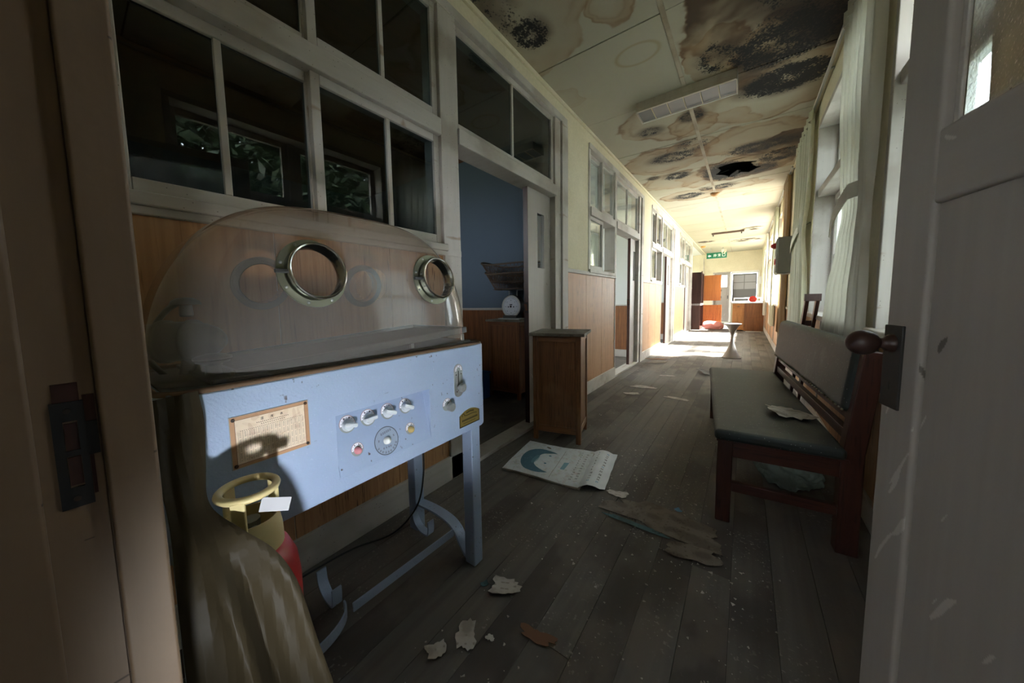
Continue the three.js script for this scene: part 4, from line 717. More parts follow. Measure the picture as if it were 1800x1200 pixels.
{ // baby scale with wicker baskets
  const cx = -1.80, cy = 0.772, cz = -2.72;
  const s = thing('dial_scale', 'white faced dial scale on the dark cabinet', 'scale', [cx, cy, cz]);
  M('base', [B(cx - 0.13, cx + 0.12, cy, cy + 0.012, cz - 0.07, cz + 0.075, 0.003)], MT.steel, s);
  M('body', [B(cx - 0.085, cx + 0.07, cy + 0.012, cy + 0.04, cz - 0.05, cz + 0.05, 0.004), metric(new THREE.CylinderGeometry(0.11, 0.11, 0.07, 40).rotateX(Math.PI / 2).translate(cx, cy + 0.13, cz - 0.01))], MT.darkSteel, s);
  const dt = canvasMap(256, 256, (g) => { g.fillStyle = '#dfe2ea'; g.fillRect(0, 0, 256, 256); g.strokeStyle = '#3a3d4a'; g.fillStyle = '#3a3d4a'; g.lineWidth = 2; for (let i = 0; i < 100; i++) { const t = i / 100 * Math.PI * 2, a = i % 10 ? 104 : 94; g.beginPath(); g.moveTo(128 + Math.cos(t) * a, 128 + Math.sin(t) * a); g.lineTo(128 + Math.cos(t) * 110, 128 + Math.sin(t) * 110); g.stroke(); } g.font = 'bold 20px sans-serif'; g.textAlign = 'center'; for (let i = 0; i < 8; i++) { const t = i / 8 * Math.PI * 2 - Math.PI / 2; g.fillText(String(i), 128 + Math.cos(t) * 80, 136 + Math.sin(t) * 80); } for (const x of [88, 168]) { g.beginPath(); g.arc(x, 132, 9, 0, 7); g.fill(); } g.fillRect(108, 98, 40, 12); });
  const df = M('dial_face', [new THREE.CircleGeometry(0.098, 48).translate(cx, cy + 0.125, cz + 0.032).toNonIndexed()], std({ map: dt, roughness: 0.4 }), s);
  M('dial_rim', [metric(new THREE.TorusGeometry(0.1, 0.008, 10, 48).translate(cx, cy + 0.125, cz + 0.03))], MT.white, df);
  M('pointer', [bar(V(cx, cy + 0.115, cz + 0.036), V(cx, cy + 0.19, cz + 0.036), 0.006, 0.002), metric(new THREE.CylinderGeometry(0.01, 0.01, 0.006, 16).rotateX(Math.PI / 2).translate(cx, cy + 0.125, cz + 0.036))], MT.rubber, df);
  M('platform_post', [rod(V(cx - 0.04, cy + 0.22, cz), V(cx - 0.04, cy + 0.285, cz), 0.006), rod(V(cx + 0.05, cy + 0.22, cz), V(cx + 0.05, cy + 0.285, cz), 0.006), B(cx - 0.08, cx + 0.09, cy + 0.283, cy + 0.29, cz - 0.06, cz + 0.06, 0.002)], MT.steel, s);
  const basket = (label, y0, h, dx, L0, L1, tip) => {
    const b = thing('wicker_basket', label, 'basket', [cx + dx, y0, cz], { group: undefined });
    const rim = [], base = [], rings = [];
    const at = (t, f) => { const a = t * Math.PI * 2, L = lerp(L0, L1, f) / 2, wz = lerp(0.11, 0.17, f), c = Math.cos(a), sn = Math.sin(a); return V(cx + dx + Math.sign(c) * Math.pow(Math.abs(c), 0.7) * L, y0 + h * f * (1 + tip * Math.pow(Math.max(0, -c), 3)), cz + Math.sign(sn) * Math.pow(Math.abs(sn), 0.7) * wz); };
    for (const [f, r, n] of [[0, 0.006, 'base_ring'], [0.5, 0.004, 'middle_ring'], [1, 0.008, 'rim']]) { const p = []; for (let i = 0; i < 40; i++) p.push(at(i / 40, f)); M(n, [tube(p, r, 80, 6, true)], MT.wicker, b); }
    const w = []; for (let i = 0; i < 56; i++) for (const d of [-1, 1]) { const p = []; for (let k = 0; k <= 4; k++) p.push(at(i / 56 + d * k * 0.012, k / 4)); w.push(tube(p, 0.0022, 6, 4)); }
    M('weave', w, MT.wicker, b, { kind: 'stuff' });
    M('bottom', [B(cx + dx - L0 / 2.2, cx + dx + L0 / 2.2, y0 - 0.003, y0 + 0.003, cz - 0.1, cz + 0.1)], MT.wicker, b);
  };
  basket('lower wicker basket on top of the dial scale', cy + 0.293, 0.14, 0.02, 0.4, 0.6, 0.28);
  basket('upper wicker basket stacked in the other one above the scale', cy + 0.365, 0.16, 0.0, 0.42, 0.66, 0.3);
}
{
  const b = thing('plastic_crate', 'blue plastic crate on the floor of the blue room', 'crate', [-2.12, 0, -2.42]);
  const x0 = -2.3, x1 = -1.98, z0 = -2.56, z1 = -2.3;
  M('crate_wall', [B(x0, x1, 0, 0.26, z1 - 0.006, z1, 0.002), B(x0, x1, 0, 0.26, z0, z0 + 0.006, 0.002), B(x0, x0 + 0.006, 0, 0.26, z0, z1, 0.002), B(x1 - 0.006, x1, 0, 0.26, z0, z1, 0.002), B(x0, x1, 0, 0.008, z0, z1)], MT.bluePlastic, b);
  M('crate_rim', [B(x0 - 0.008, x1 + 0.008, 0.24, 0.262, z1 - 0.002, z1 + 0.008, 0.003), B(x0 - 0.008, x1 + 0.008, 0.24, 0.262, z0 - 0.008, z0 + 0.002, 0.003), B(x1 - 0.002, x1 + 0.008, 0.24, 0.262, z0, z1, 0.003), B(x0 - 0.008, x0 + 0.002, 0.24, 0.262, z0, z1, 0.003)], MT.bluePlastic, b);
}

/* ------------------------------------------------------------------ bench */
{
  const b = thing('bench', 'long wooden bench with grey green vinyl seat and padded backrest', 'bench', [-0.07, 0, -1.645], { turn: 0.0826 });
  const D = 0.385, L = 1.46, p = 0.052, SH = 0.385;           // local: x depth to the wall, length towards -z
  for (const z of [0, -L + p]) M('leg', [B(0, p, 0, SH - 0.03, z - p, z, 0.004)], MT.redwood, b);
  M('apron', [B(0.006, p - 0.016, SH - 0.09, SH - 0.03, -L + p, -p, 0.003)], MT.redwood, b);
  for (const z of [0, -L + p]) {
    M('side_rail', [B(p, D, SH - 0.1, SH - 0.03, z - p + 0.012, z - 0.008, 0.003, { swap: true })], MT.redwood, b);
    M('stretcher', [B(p, D, 0.135, 0.175, z - p + 0.014, z - 0.012, 0.003, { swap: true })], MT.redwood, b);
  }
  M('back_apron', [B(D - 0.04, D, SH - 0.09, SH - 0.03, -L + p, -p, 0.003)], MT.redwood, b);
  M('seat', [B(-0.012, D - 0.005, SH - 0.032, SH + 0.014, -L - 0.008, 0.012, 0.018, { seg: 4 })], MT.vinyl, b);
  M('seat_trim', [B(-0.004, D, SH - 0.036, SH - 0.026, -L, 0.005, 0.002)], MT.redwood, b);
  const lean = 0.10, bx = (y) => D - 0.012 + Math.max(0, y - SH) * lean;
  for (const z of [0, -L + p]) M('back_post', [B(D - 0.02, D + 0.04, 0, SH, z - p, z, 0.004), bar(V(bx(SH) + 0.022, SH - 0.02, z - p / 2), V(bx(0.75) + 0.022, 0.75, z - p / 2), p, 0.056, 0.004, V(1, 0, 0))], MT.redwood, b);
  M('lower_back_rail', [bar(V(bx(0.43) + 0.02, 0.43, -p), V(bx(0.43) + 0.02, 0.43, -L + p), 0.024, 0.04)], MT.redwood, b);
  M('upper_back_rail', [bar(V(bx(0.51) + 0.02, 0.505, -p), V(bx(0.51) + 0.02, 0.505, -L + p), 0.03, 0.036)], MT.redwood, b);
  const pad = new RoundedBoxGeometry(0.066, 0.26, L - 0.06, 5, 0.03).rotateZ(-lean).translate(bx(0.64) + 0.012, 0.645, -L / 2);
  const bp = M('backrest', [metric(pad)], MT.vinyl, b);
  const nails = new THREE.SphereGeometry(0.0045, 8, 5);
  for (let i = 0; i < 40; i++) M('stud', [metric(nails.clone().translate(bx(0.525) - 0.018, 0.53, -0.045 - i * (L - 0.09) / 39))], MT.brass, bp);
}

/* ------------------------------------------------------------------ hourglass stand */
solo('hourglass_stand', 'grey hourglass shaped ashtray stand in the middle of the corridor', 'stand', lathe([[0, 0], [0.122, 0], [0.12, 0.01], [0.098, 0.045], [0.07, 0.1], [0.046, 0.165], [0.03, 0.23], [0.021, 0.3], [0.024, 0.355], [0.04, 0.41], [0.062, 0.465], [0.085, 0.5], [0.112, 0.522], [0.113, 0.532], [0.105, 0.531], [0.06, 0.522], [0, 0.52]], 64), std({ color: rgb(0.36, 0.35, 0.335), roughness: 0.35 }), [-0.135, 0, -6.32]);

/* ------------------------------------------------------------------ ceiling fixtures */
{
  const f = thing('ceiling_light', 'unlit louvred fluorescent ceiling light among the stains', 'ceiling light', [-0.43, CEIL, -3.14]);
  const x0 = -0.765, x1 = -0.095, z0 = -3.26, z1 = -3.03, y0 = 2.478;
  M('housing', [B(x0, x1, y0 + 0.02, CEIL, z0, z1, 0.004), B(x0, x1, y0 - 0.006, y0 + 0.022, z1 - 0.022, z1, 0.003), B(x0, x0 + 0.008, y0 - 0.012, CEIL, z0, z1, 0.003), B(x1 - 0.008, x1, y0 - 0.012, CEIL, z0, z1, 0.003)], std({ map: paintMap, color: rgb(0.8, 0.76, 0.66), roughness: 0.5 }), f);
  M('diffuser', [B(x0 + 0.008, x1 - 0.008, y0 + 0.006, y0 + 0.021, z0, z1 - 0.022)], std({ color: rgb(0.05, 0.065, 0.07), roughness: 0.35, metalness: 0.2 }), f);
  for (let i = 1; i < 6; i++) { const x = lerp(x0, x1, i / 6); M('louvre', [B(x - 0.0025, x + 0.0025, y0 - 0.004, y0 + 0.02, z0, z1 - 0.022)], std({ color: rgb(0.42, 0.36, 0.22), roughness: 0.5 }), f); }
  M('louvre_rail', [B(x0, x1, y0 - 0.006, y0 - 0.001, z0, z0 + 0.006)], MT.white, f);
  const g = thing('ceiling_light', 'bare dark batten light fitting without tubes near the exit sign', 'ceiling light', [-0.4, CEIL, -10.25]);
  M('batten', [B(-0.72, -0.07, CEIL - 0.04, CEIL, -10.29, -10.21, 0.004)], std({ color: rgb(0.1, 0.06, 0.045), roughness: 0.6 }), g);
  for (const x of [-0.69, -0.12]) M('lampholder', [B(x - 0.012, x + 0.012, CEIL - 0.08, CEIL - 0.04, -10.265, -10.235, 0.003)], MT.darkSteel, g);
  solo('heat_detector', 'round brown heat detector on the ceiling batten', 'detector', lathe([[0, -0.045], [0.03, -0.042], [0.05, -0.025], [0.062, -0.008], [0.062, 0]], 32), std({ color: rgb(0.42, 0.22, 0.08), roughness: 0.5 }), [-0.42, CEIL - 0.006, -6.34]);
}
{ // exit sign
  const s = thing('exit_sign', 'green hanging exit sign with a white arrow and characters', 'sign', [-0.785, 2.2, -13.3]);
  const t = canvasMap(512, 160, (g, w, h) => {
    g.fillStyle = '#0a6a4c'; g.fillRect(0, 0, w, h); g.fillStyle = g.strokeStyle = '#eef4ef'; g.beginPath(); g.moveTo(34, 84); g.lineTo(74, 44); g.lineTo(74, 68); g.lineTo(116, 68); g.lineTo(116, 100); g.lineTo(74, 100); g.lineTo(74, 124); g.closePath(); g.fill();
    const st = (x, y, s2, lw, L) => { g.lineWidth = lw; for (const [a, b, c, d] of L) { g.beginPath(); g.moveTo(x + a * s2, y + b * s2); g.lineTo(x + c * s2, y + d * s2); g.stroke(); } };
    st(176, 40, 80, 9, [[0.36, 0, 0.36, 0.6], [0.36, 0.6, 0.1, 1], [0.64, 0, 0.64, 1], [0.05, 0.18, 0.36, 0.18], [0.05, 0.4, 0.36, 0.4], [0, 0.66, 0.36, 0.6], [0.64, 0.18, 0.98, 0.18], [0.64, 0.4, 0.98, 0.4], [0.64, 0.64, 1, 0.64]]);
    st(284, 40, 80, 8, [[0.5, -0.02, 0.5, 0.18], [0.22, 0, 0.3, 0.14], [0.78, 0, 0.7, 0.14], [0.05, 0.2, 0.95, 0.2], [0.05, 0.2, 0.02, 0.36], [0.95, 0.2, 0.98, 0.36], [0.28, 0.34, 0.72, 0.34], [0.28, 0.34, 0.28, 0.54], [0.72, 0.34, 0.72, 0.54], [0.28, 0.54, 0.72, 0.54], [0.15, 0.68, 0.85, 0.68], [0.15, 0.68, 0.15, 0.95], [0.85, 0.68, 0.85, 0.95], [0.5, 0.54, 0.5, 1.04]]);
    st(398, 44, 74, 12, [[0.06, 0.06, 0.94, 0.06], [0.06, 0, 0.06, 1], [0.94, 0, 0.94, 1], [0.06, 0.92, 0.94, 0.92]]);
  });
  M('housing', [B(-1.06, -0.51, 2.2, 2.39, -13.36, -13.305, 0.004)], MT.white, s);
  M('sign_face', [new THREE.PlaneGeometry(0.55, 0.19).translate(-0.785, 2.295, -13.302).toNonIndexed()], std({ map: t, roughness: 0.4 }), s);
  for (const x of [-0.95, -0.62]) M('hanger', [rod(V(x, 2.39, -13.33), V(x, CEIL, -13.33), 0.008)], MT.steel, s);
  M('torn_paper', [surface(8, 6, (u, v) => V(-0.66 + u * 0.14 - v * 0.03 * (u - 0.5), 2.47 - v * 0.15 * (1 - 0.5 * Math.abs(u - 0.4)), -13.29 + 0.02 * Math.sin(u * 7 + v * 3)))], std({ color: rgb(0.7, 0.64, 0.5), roughness: 0.9, side: THREE.DoubleSide }), s);
}

/* ------------------------------------------------------------------ curtains and rail */
function curtainGeo(z0, z1, x, yT, yB, tieY, tie, folds, seed, flare = 1.1) {
  const ph = seed * 1.7;
  return surface(folds * 10, 70, (u, v) => {
    const y = lerp(yT, yB, v), tv = (yT - tieY) / (yT - yB), near = tie ? Math.exp(-Math.pow((v - tv) / 0.13, 2)) : 0;
    const c = (z0 + z1) / 2 + (tie ? (z0 - z1) * 0.12 * near * tie : 0), wid = (z1 - z0) * (1 - 0.42 * near * Math.abs(tie || 0)) * (v > tv ? lerp(1, flare, (v - tv) / (1 - tv)) : 1);
    const a = 0.015 + 0.007 * v - 0.004 * near, f = Math.sin(u * folds * 6.283 + ph + 1.1 * Math.sin(u * 9 + v * 2.2) + v * 0.7), f2 = Math.sin(u * folds * 14.1 + v * 3 + ph * 2) * 0.3;
    return V(x + a * (f + f2) - near * 0.015, y, c + wid * (u - 0.5) + 0.01 * Math.sin(u * 30 + v * 8));
  });
}
function tiedGeo(x, rows, folds, seed) {                     // rows: y, z near, z far, depth of folds
  return surface(folds * 12, 90, (u, v) => {
    const n = rows.length - 1, k = Math.min(n - 1, Math.floor(v * n)), f = v * n - k, q = f * f * (3 - 2 * f), A = rows[k], C = rows[k + 1], m = (i) => lerp(A[i], C[i], i ? q : f);
    const w = Math.sin(u * folds * 6.283 + seed + 0.9 * Math.sin(u * 8 + seed) + v * 0.5) + 0.3 * Math.sin(u * folds * 13.3 + v * 2 + seed);
    return V(x + m(3) * w, m(0), lerp(m(1), m(2), u) + 0.006 * Math.sin(u * 40 + v * 6));
  });
}
function curtain(label, z0, z1, x, opts = {}) {
  const { rows, yT = 2.478, yB = 0.66, tieY = 1.4, tie = 0, folds = 9, seed = 1, mat = MT.curtain, flare } = opts;
  const base = [x, yB, (z0 + z1) / 2], c = thing('curtain', label, 'curtain', base);
  M('cloth', [rows ? tiedGeo(x, rows, folds, seed) : curtainGeo(z0, z1, x, yT, yB, tieY, tie, folds, seed, flare)], mat, c);
  M('heading', [surface(folds * 6, 3, (u, v) => V(x - 0.012 + 0.014 * Math.sin(u * folds * 6.283 + seed), yT + 0.012 - v * 0.075, lerp(z0, z1, u)), 0.004)], mat, c);
  if (tie) {
    const mid = (z0 + z1) / 2 + (z0 - z1) * 0.12 * tie, w = Math.abs(z1 - z0) * 0.62;
    M('tie_band', [surface(30, 4, (u, v) => { const a = u; return V(x - 0.04 - 0.012 * Math.sin(a * Math.PI) + (u < 0.1 ? (0.1 - u) * 0.6 : 0), tieY + 0.075 - u * 0.13 - (v - 0.5) * 0.07, mid + w * 0.56 - a * w * 1.12); }, 0.004)], mat, c);
    M('tie_hook', [tube([V(x - 0.0, tieY + 0.08, mid + w * 0.56), V(x + 0.03, tieY + 0.1, mid + w * 0.58), V(XR - 0.012, tieY + 0.09, mid + w * 0.6)], 0.003, 12, 6)], MT.darkSteel, c);
  }
  return c;
}
curtain('tied cream curtain hanging over the near end of the bench', -2.16, -2.82, 0.402, { tie: 0.3, tieY: 1.36, seed: 1.2, folds: 7, yB: 0.6, rows: [[2.478, -2.16, -2.82, 0.014], [1.95, -2.15, -2.78, 0.017], [1.55, -2.14, -2.68, 0.015], [1.36, -2.14, -2.62, 0.011], [1.2, -2.14, -2.7, 0.014], [0.95, -2.12, -2.88, 0.019], [0.6, -2.1, -3.02, 0.021]] });
curtain('tied pale curtain behind the far end of the bench', -3.98, -5.0, 0.40, { tie: 0.5, tieY: 1.48, seed: 2.3, folds: 7, mat: MT.greenCurtain, yB: 0.6, flare: 1.2 });
curtain('dark brown long curtain past the grey alarm cabinet', -5.82, -6.4, 0.40, { folds: 6, mat: MT.brownCurtain, seed: 3.1, yB: 0.42 });
curtain('pale green curtain beside the sunlit middle window', -7.8, -8.2, 0.40, { mat: MT.greenCurtain, seed: 4.4, yB: 0.4 });
curtain('white curtain between the two far garden windows', -8.25, -8.7, 0.40, { folds: 6, seed: 5.2, yB: 0.4 });
curtain('white curtain nearest the desk on the garden side', -10.9, -11.3, 0.40, { seed: 6.6, yB: 0.45 });
{ const c = curtain('brown short curtain over the lower panes behind the open door', -0.45, -1.25, 0.41, { mat: MT.brownCurtain, yT: 1.68, yB: 0.72, seed: 7, folds: 10 }); }
for (const [label, z0, z1] of [['grey curtain rail above the near window by the bench', -0.3, -4.7], ['grey curtain rail of the far garden windows', -5.6, -11.4]]) {
  const r = thing('curtain_rail', label, 'curtain rail', [0.405, 2.5, (z0 + z1) / 2]);
  M('rail', [B(0.396, 0.414, 2.497, 2.512, z1, z0, 0.003)], MT.steel, r);
  for (let z = z0 - 0.1; z > z1; z -= 1.5) M('bracket', [B(0.40, XR, 2.505, 2.512, z - 0.01, z + 0.01)], MT.steel, r);
}
{ // alarm cabinet
  const a = thing('alarm_cabinet', 'grey alarm cabinet with red lamp on the garden side wall', 'alarm cabinet', [0.34, 1.21, -5.42]);
  M('housing', [B(0.287, XR, 1.21, 1.64, -5.66, -5.3, 0.008)], MT.alarmGrey, a);
  M('door', [B(0.278, 0.288, 1.225, 1.625, -5.645, -5.315, 0.004)], MT.alarmGrey, a);
  M('red_lamp', [metric(lathe([[0, 0.05], [0.02, 0.045], [0.034, 0.02], [0.036, 0]], 24).rotateZ(Math.PI / 2).translate(0.278, 1.55, -5.42))], std({ color: rgb(0.35, 0.02, 0.02), roughness: 0.25 }), a);
  M('call_button', [metric(lathe([[0, 0.014], [0.035, 0.012], [0.04, 0]], 24).rotateZ(Math.PI / 2).translate(0.278, 1.36, -5.42))], std({ color: rgb(0.35, 0.02, 0.02), roughness: 0.3 }), a);
}
{ // wooden frame leaning behind the bench
  const f = thing('leaning_frame', 'dark wooden slatted frame leaning on the sill behind the bench', 'wooden frame', [0.36, 0, -3.3]);
  const tilt = (y) => 0.405 + y * 0.0, zz = (y) => -3.86 + (y - 0.1) * 0.78;
  for (const x of [0.345, 0.40]) M('stile', [bar(V(x, 0.02, zz(0.02)), V(x, 0.93, zz(0.93)), 0.02, 0.05, 0.003, V(0, 0, 1))], MT.redwood, f);
  M('top_rail', [bar(V(0.33, 0.93, zz(0.93)), V(0.415, 0.93, zz(0.93)), 0.05, 0.05)], MT.redwood, f);
  for (const y of [0.2, 0.38, 0.56, 0.74]) M('slat', [bar(V(0.35, y, zz(y)), V(0.4, y, zz(y)), 0.016, 0.04)], MT.redwood, f);
}

/* ------------------------------------------------------------------ far end furniture */
{
  const d = thing('desk', 'wooden desk with pale drawers at the end of the corridor', 'desk', [0.08, 0, -11.6]);
  const z1 = -11.4, z0 = -12.0, x0 = -0.265, x1 = 0.41, xm = -0.005;
  M('desk_top', [B(x0 - 0.02, x1 + 0.015, 0.745, 0.77, z0, z1 + 0.02, 0.004, { swap: true })], std({ color: rgb(0.4, 0.38, 0.36), roughness: 0.4 }), d);
  M('pedestal', [B(x0, xm, 0.02, 0.745, z0, z1, 0.003)], MT.paleWood, d);
  const dr = (y0, y1) => M('drawer', [B(x0 + 0.015, xm - 0.015, y0, y1, z1, z1 + 0.014, 0.003, { swap: true })], MT.paleWood, d);
  for (const [y0, y1] of [[0.62, 0.71], [0.04, 0.2]]) { const q = dr(y0, y1); M('handle', [rod(V(-0.16, (y0 + y1) / 2, z1 + 0.03), V(-0.11, (y0 + y1) / 2, z1 + 0.03), 0.008)], MT.darkSteel, q); }
  for (const [a, b] of [[x0 + 0.015, -0.14], [-0.13, xm - 0.015]]) M('cupboard_door', [B(a, b, 0.22, 0.6, z1, z1 + 0.012, 0.003)], MT.paleWood, d);
  M('side_board', [B(xm, x1, 0.0, 0.745, z1 - 0.02, z1, 0.003)], MT.darkPly, d);
  for (const [ya, yb] of [[0.36, 0.4], [0.7, 0.745]]) M('side_rail', [B(xm, x1, ya, yb, z1, z1 + 0.01, 0.003)], MT.darkPly, d);
  const r = thing('white_rack', 'white metal rail frame standing on the desk', 'rack', [0.08, 0.77, -11.62]);
  for (const x of [-0.24, 0.08, 0.34]) M('upright', [B(x - 0.012, x + 0.012, 0.77, 0.9, -11.63, -11.61)], MT.white, r);
  M('rail', [B(-0.25, 0.37, 0.88, 0.905, -11.635, -11.605, 0.003)], MT.white, r); M('rail', [B(-0.25, 0.37, 0.8, 0.815, -11.635, -11.605, 0.003)], MT.white, r);
  solo('red_basin', 'red and white round plastic item on the desk', 'plastic item', (() => { const g = lathe([[0, 0.0], [0.05, 0], [0.075, 0.045], [0.085, 0.05], [0.08, 0.055], [0.045, 0.012], [0, 0.01]], 32).rotateX(Math.PI / 2).translate(0, 0.09, 0); return g; })(), std({ color: rgb(0.7, 0.06, 0.04), roughness: 0.35 }), [0.17, 0.77, -11.5]);
  solo('floor_board', 'flat pale board lying in front of the desk', 'board', B(-0.16, 0.16, 0, 0.02, -0.06, 0.06, 0.004), MT.paper, [0.2, 0, -11.1], { turn: 0.15 });
}
solo('paper_notice', 'white paper notice on the end wall beside the grey window', 'notice', new THREE.BoxGeometry(0.12, 0.26, 0.004).translate(0, 0.13, 0), MT.white, [0.41 - 0.04, 1.36, ENDZ + 0.024]);
solo('ceiling_socket', 'small orange ceiling socket left of the exit sign', 'socket', lathe([[0, -0.05], [0.05, -0.05], [0.07, -0.02], [0.07, 0]], 24), std({ color: rgb(0.6, 0.3, 0.08), roughness: 0.5 }), [-1.1, CEIL, -12.6]);
{ // open closet
  const c = thing('closet', 'tall dark closet with orange inner doors standing open', 'closet', [-1.25, 0, -11.85]);
  const x0 = -1.62, x1 = -1.02, z1 = -11.36, z0 = -12.25, T = 1.66;
  M('side', [B(x0, x1, 0, T, z1 - 0.025, z1, 0.003)], MT.redwood, c); M('side', [B(x0, x1, 0, T, z0, z0 + 0.025, 0.003)], MT.redwood, c);
  M('top', [B(x0, x1, T - 0.025, T, z0, z1, 0.003)], MT.redwood, c); M('bottom', [B(x0, x1, 0, 0.06, z0, z1, 0.003)], MT.redwood, c);
  M('back', [B(x0, x0 + 0.012, 0, T, z0, z1)], MT.orangeWood, c);
  M('shelf', [B(x0, x1, 0.7, 0.76, z0, z1, 0.003)], MT.white, c);
  const up = M('door', [B(x1, x1 + 0.44, 0.83, 1.6, z0 - 0.012, z0 + 0.012, 0.003)], MT.orangeWood, c), lo = M('door', [B(x1, x1 + 0.47, 0.1, 0.7, z0 - 0.012, z0 + 0.012, 0.003)], MT.orangeWood, c);
  for (const y of [1.1, 0.9]) M('hinge', [B(x1 + 0.44, x1 + 0.455, y, y + 0.06, z0 - 0.014, z0 + 0.016)], MT.chrome, up); M('hinge', [B(x1 + 0.47, x1 + 0.485, 0.25, 0.3, z0 - 0.014, z0 + 0.016)], MT.chrome, lo);
  M('door', [bar(V(x1 + 0.008, 1.23, z1), V(x1 + 0.06, 1.23, z1 + 0.42), 0.022, 0.86, 0.003)], MT.redwood, c);
  const cl = new THREE.IcosahedronGeometry(0.24, 5); { const p = cl.attributes.position; for (let i = 0; i < p.count; i++) { const v = V(p.getX(i), p.getY(i), p.getZ(i)), n = 0.75 + 0.5 * fbm(v.x * 9 + 5, v.z * 9 + v.y * 7, 4); v.multiplyScalar(n); p.setXYZ(i, v.x * 1.1, Math.max(-0.0, v.y * 0.62 + 0.09), v.z * 0.7); } }
  const cm = mergeVertices(cl.deleteAttribute('normal').deleteAttribute('uv')); cm.computeVertexNormals();
  solo('pink_blanket', 'crumpled pink blanket on the floor by the open closet', 'blanket', cm, MT.pink, [-0.72, 0, -11.75]);
}

/* ------------------------------------------------------------------ things on the floor and seat */
function ragged(seed, w, d, n = 26, jag = 0.16, curl = 0.01, bend = 0.3) {   // torn sheet lying on y = 0
  const r = rng(seed), out = []; let ph = r() * 6;
  for (let i = 0; i < n; i++) { const a = i / n * Math.PI * 2, sq = 1 / Math.max(Math.abs(Math.cos(a)), Math.abs(Math.sin(a))), k = lerp(1, Math.min(sq, 1.35), 0.7) * (1 - jag * r() - 0.12 * Math.sin(a * 3 + ph)); out.push([Math.cos(a) * w / 2 * k, Math.sin(a) * d / 2 * k]); }
  const P = [], rings = 5; const hgt = (x, z) => 0.0025 + curl * (0.5 * fbm(x * 11 + seed, z * 11, 2) + bend * Math.pow((x / w) * 2, 2) * (0.3 + fbm(x * 5 + seed, z * 5)));
  const T = 0.0012, V0 = (x, z, up) => [x, hgt(x, z) + (up ? T : 0), z];
  const tri = (a, b, c) => P.push(...a, ...b, ...c);
  for (let i = 0; i < n; i++) {
    const a = out[i], b = out[(i + 1) % n];
    for (let k = 0; k < rings; k++) {
      const f0 = k / rings, f1 = (k + 1) / rings, q = (p, f) => [p[0] * f, p[1] * f];
      for (const up of [1, 0]) {
        const A = V0(...q(a, f0), up), Bq = V0(...q(b, f0), up), C = V0(...q(b, f1), up), Dq = V0(...q(a, f1), up);
        if (up) { if (k) tri(A, Bq, C); tri(A, C, Dq); } else { if (k) tri(A, C, Bq); tri(A, Dq, C); }
      }
    }
    tri(V0(...a, 1), V0(...b, 1), V0(...b, 0)); tri(V0(...a, 1), V0(...b, 0), V0(...a, 0));
  }
  const g = new THREE.BufferGeometry(); g.setAttribute('position', new THREE.Float32BufferAttribute(P, 3)); g.computeVertexNormals(); const q = metric(g), pp = q.attributes.position, uu = q.attributes.uv; for (let i = 0; i < pp.count; i++) uu.setXY(i, pp.getX(i) + seed, pp.getZ(i)); return q;
}
const flakeMap = dataMap(256, 256, 0.3, 0.3, (x, y) => { const d = fbm(x * 26, y * 26, 4), e = fbm(x * 90 + 3, y * 90, 2); return mix3(mix3([204, 199, 192], [170, 162, 152], sstep(0.35, 0.7, d)), [120, 108, 96], sstep(0.66, 0.84, e) * 0.45); });
const paleFlake = std({ map: flakeMap, color: rgb(0.92, 0.9, 0.88), roughness: 0.95, bumpMap: dustBump, bumpScale: 0.001 }), greyPaper = std({ map: flakeMap, color: rgb(0.36, 0.32, 0.28), roughness: 0.95, bumpMap: dustBump, bumpScale: 0.001 }), brownCard = std({ color: rgb(0.2, 0.1, 0.055), roughness: 0.9 }), tealPaper = std({ map: flakeMap, color: rgb(0.1, 0.24, 0.3), roughness: 0.7 }), bluePaper = std({ color: rgb(0.1, 0.27, 0.45), roughness: 0.6 });
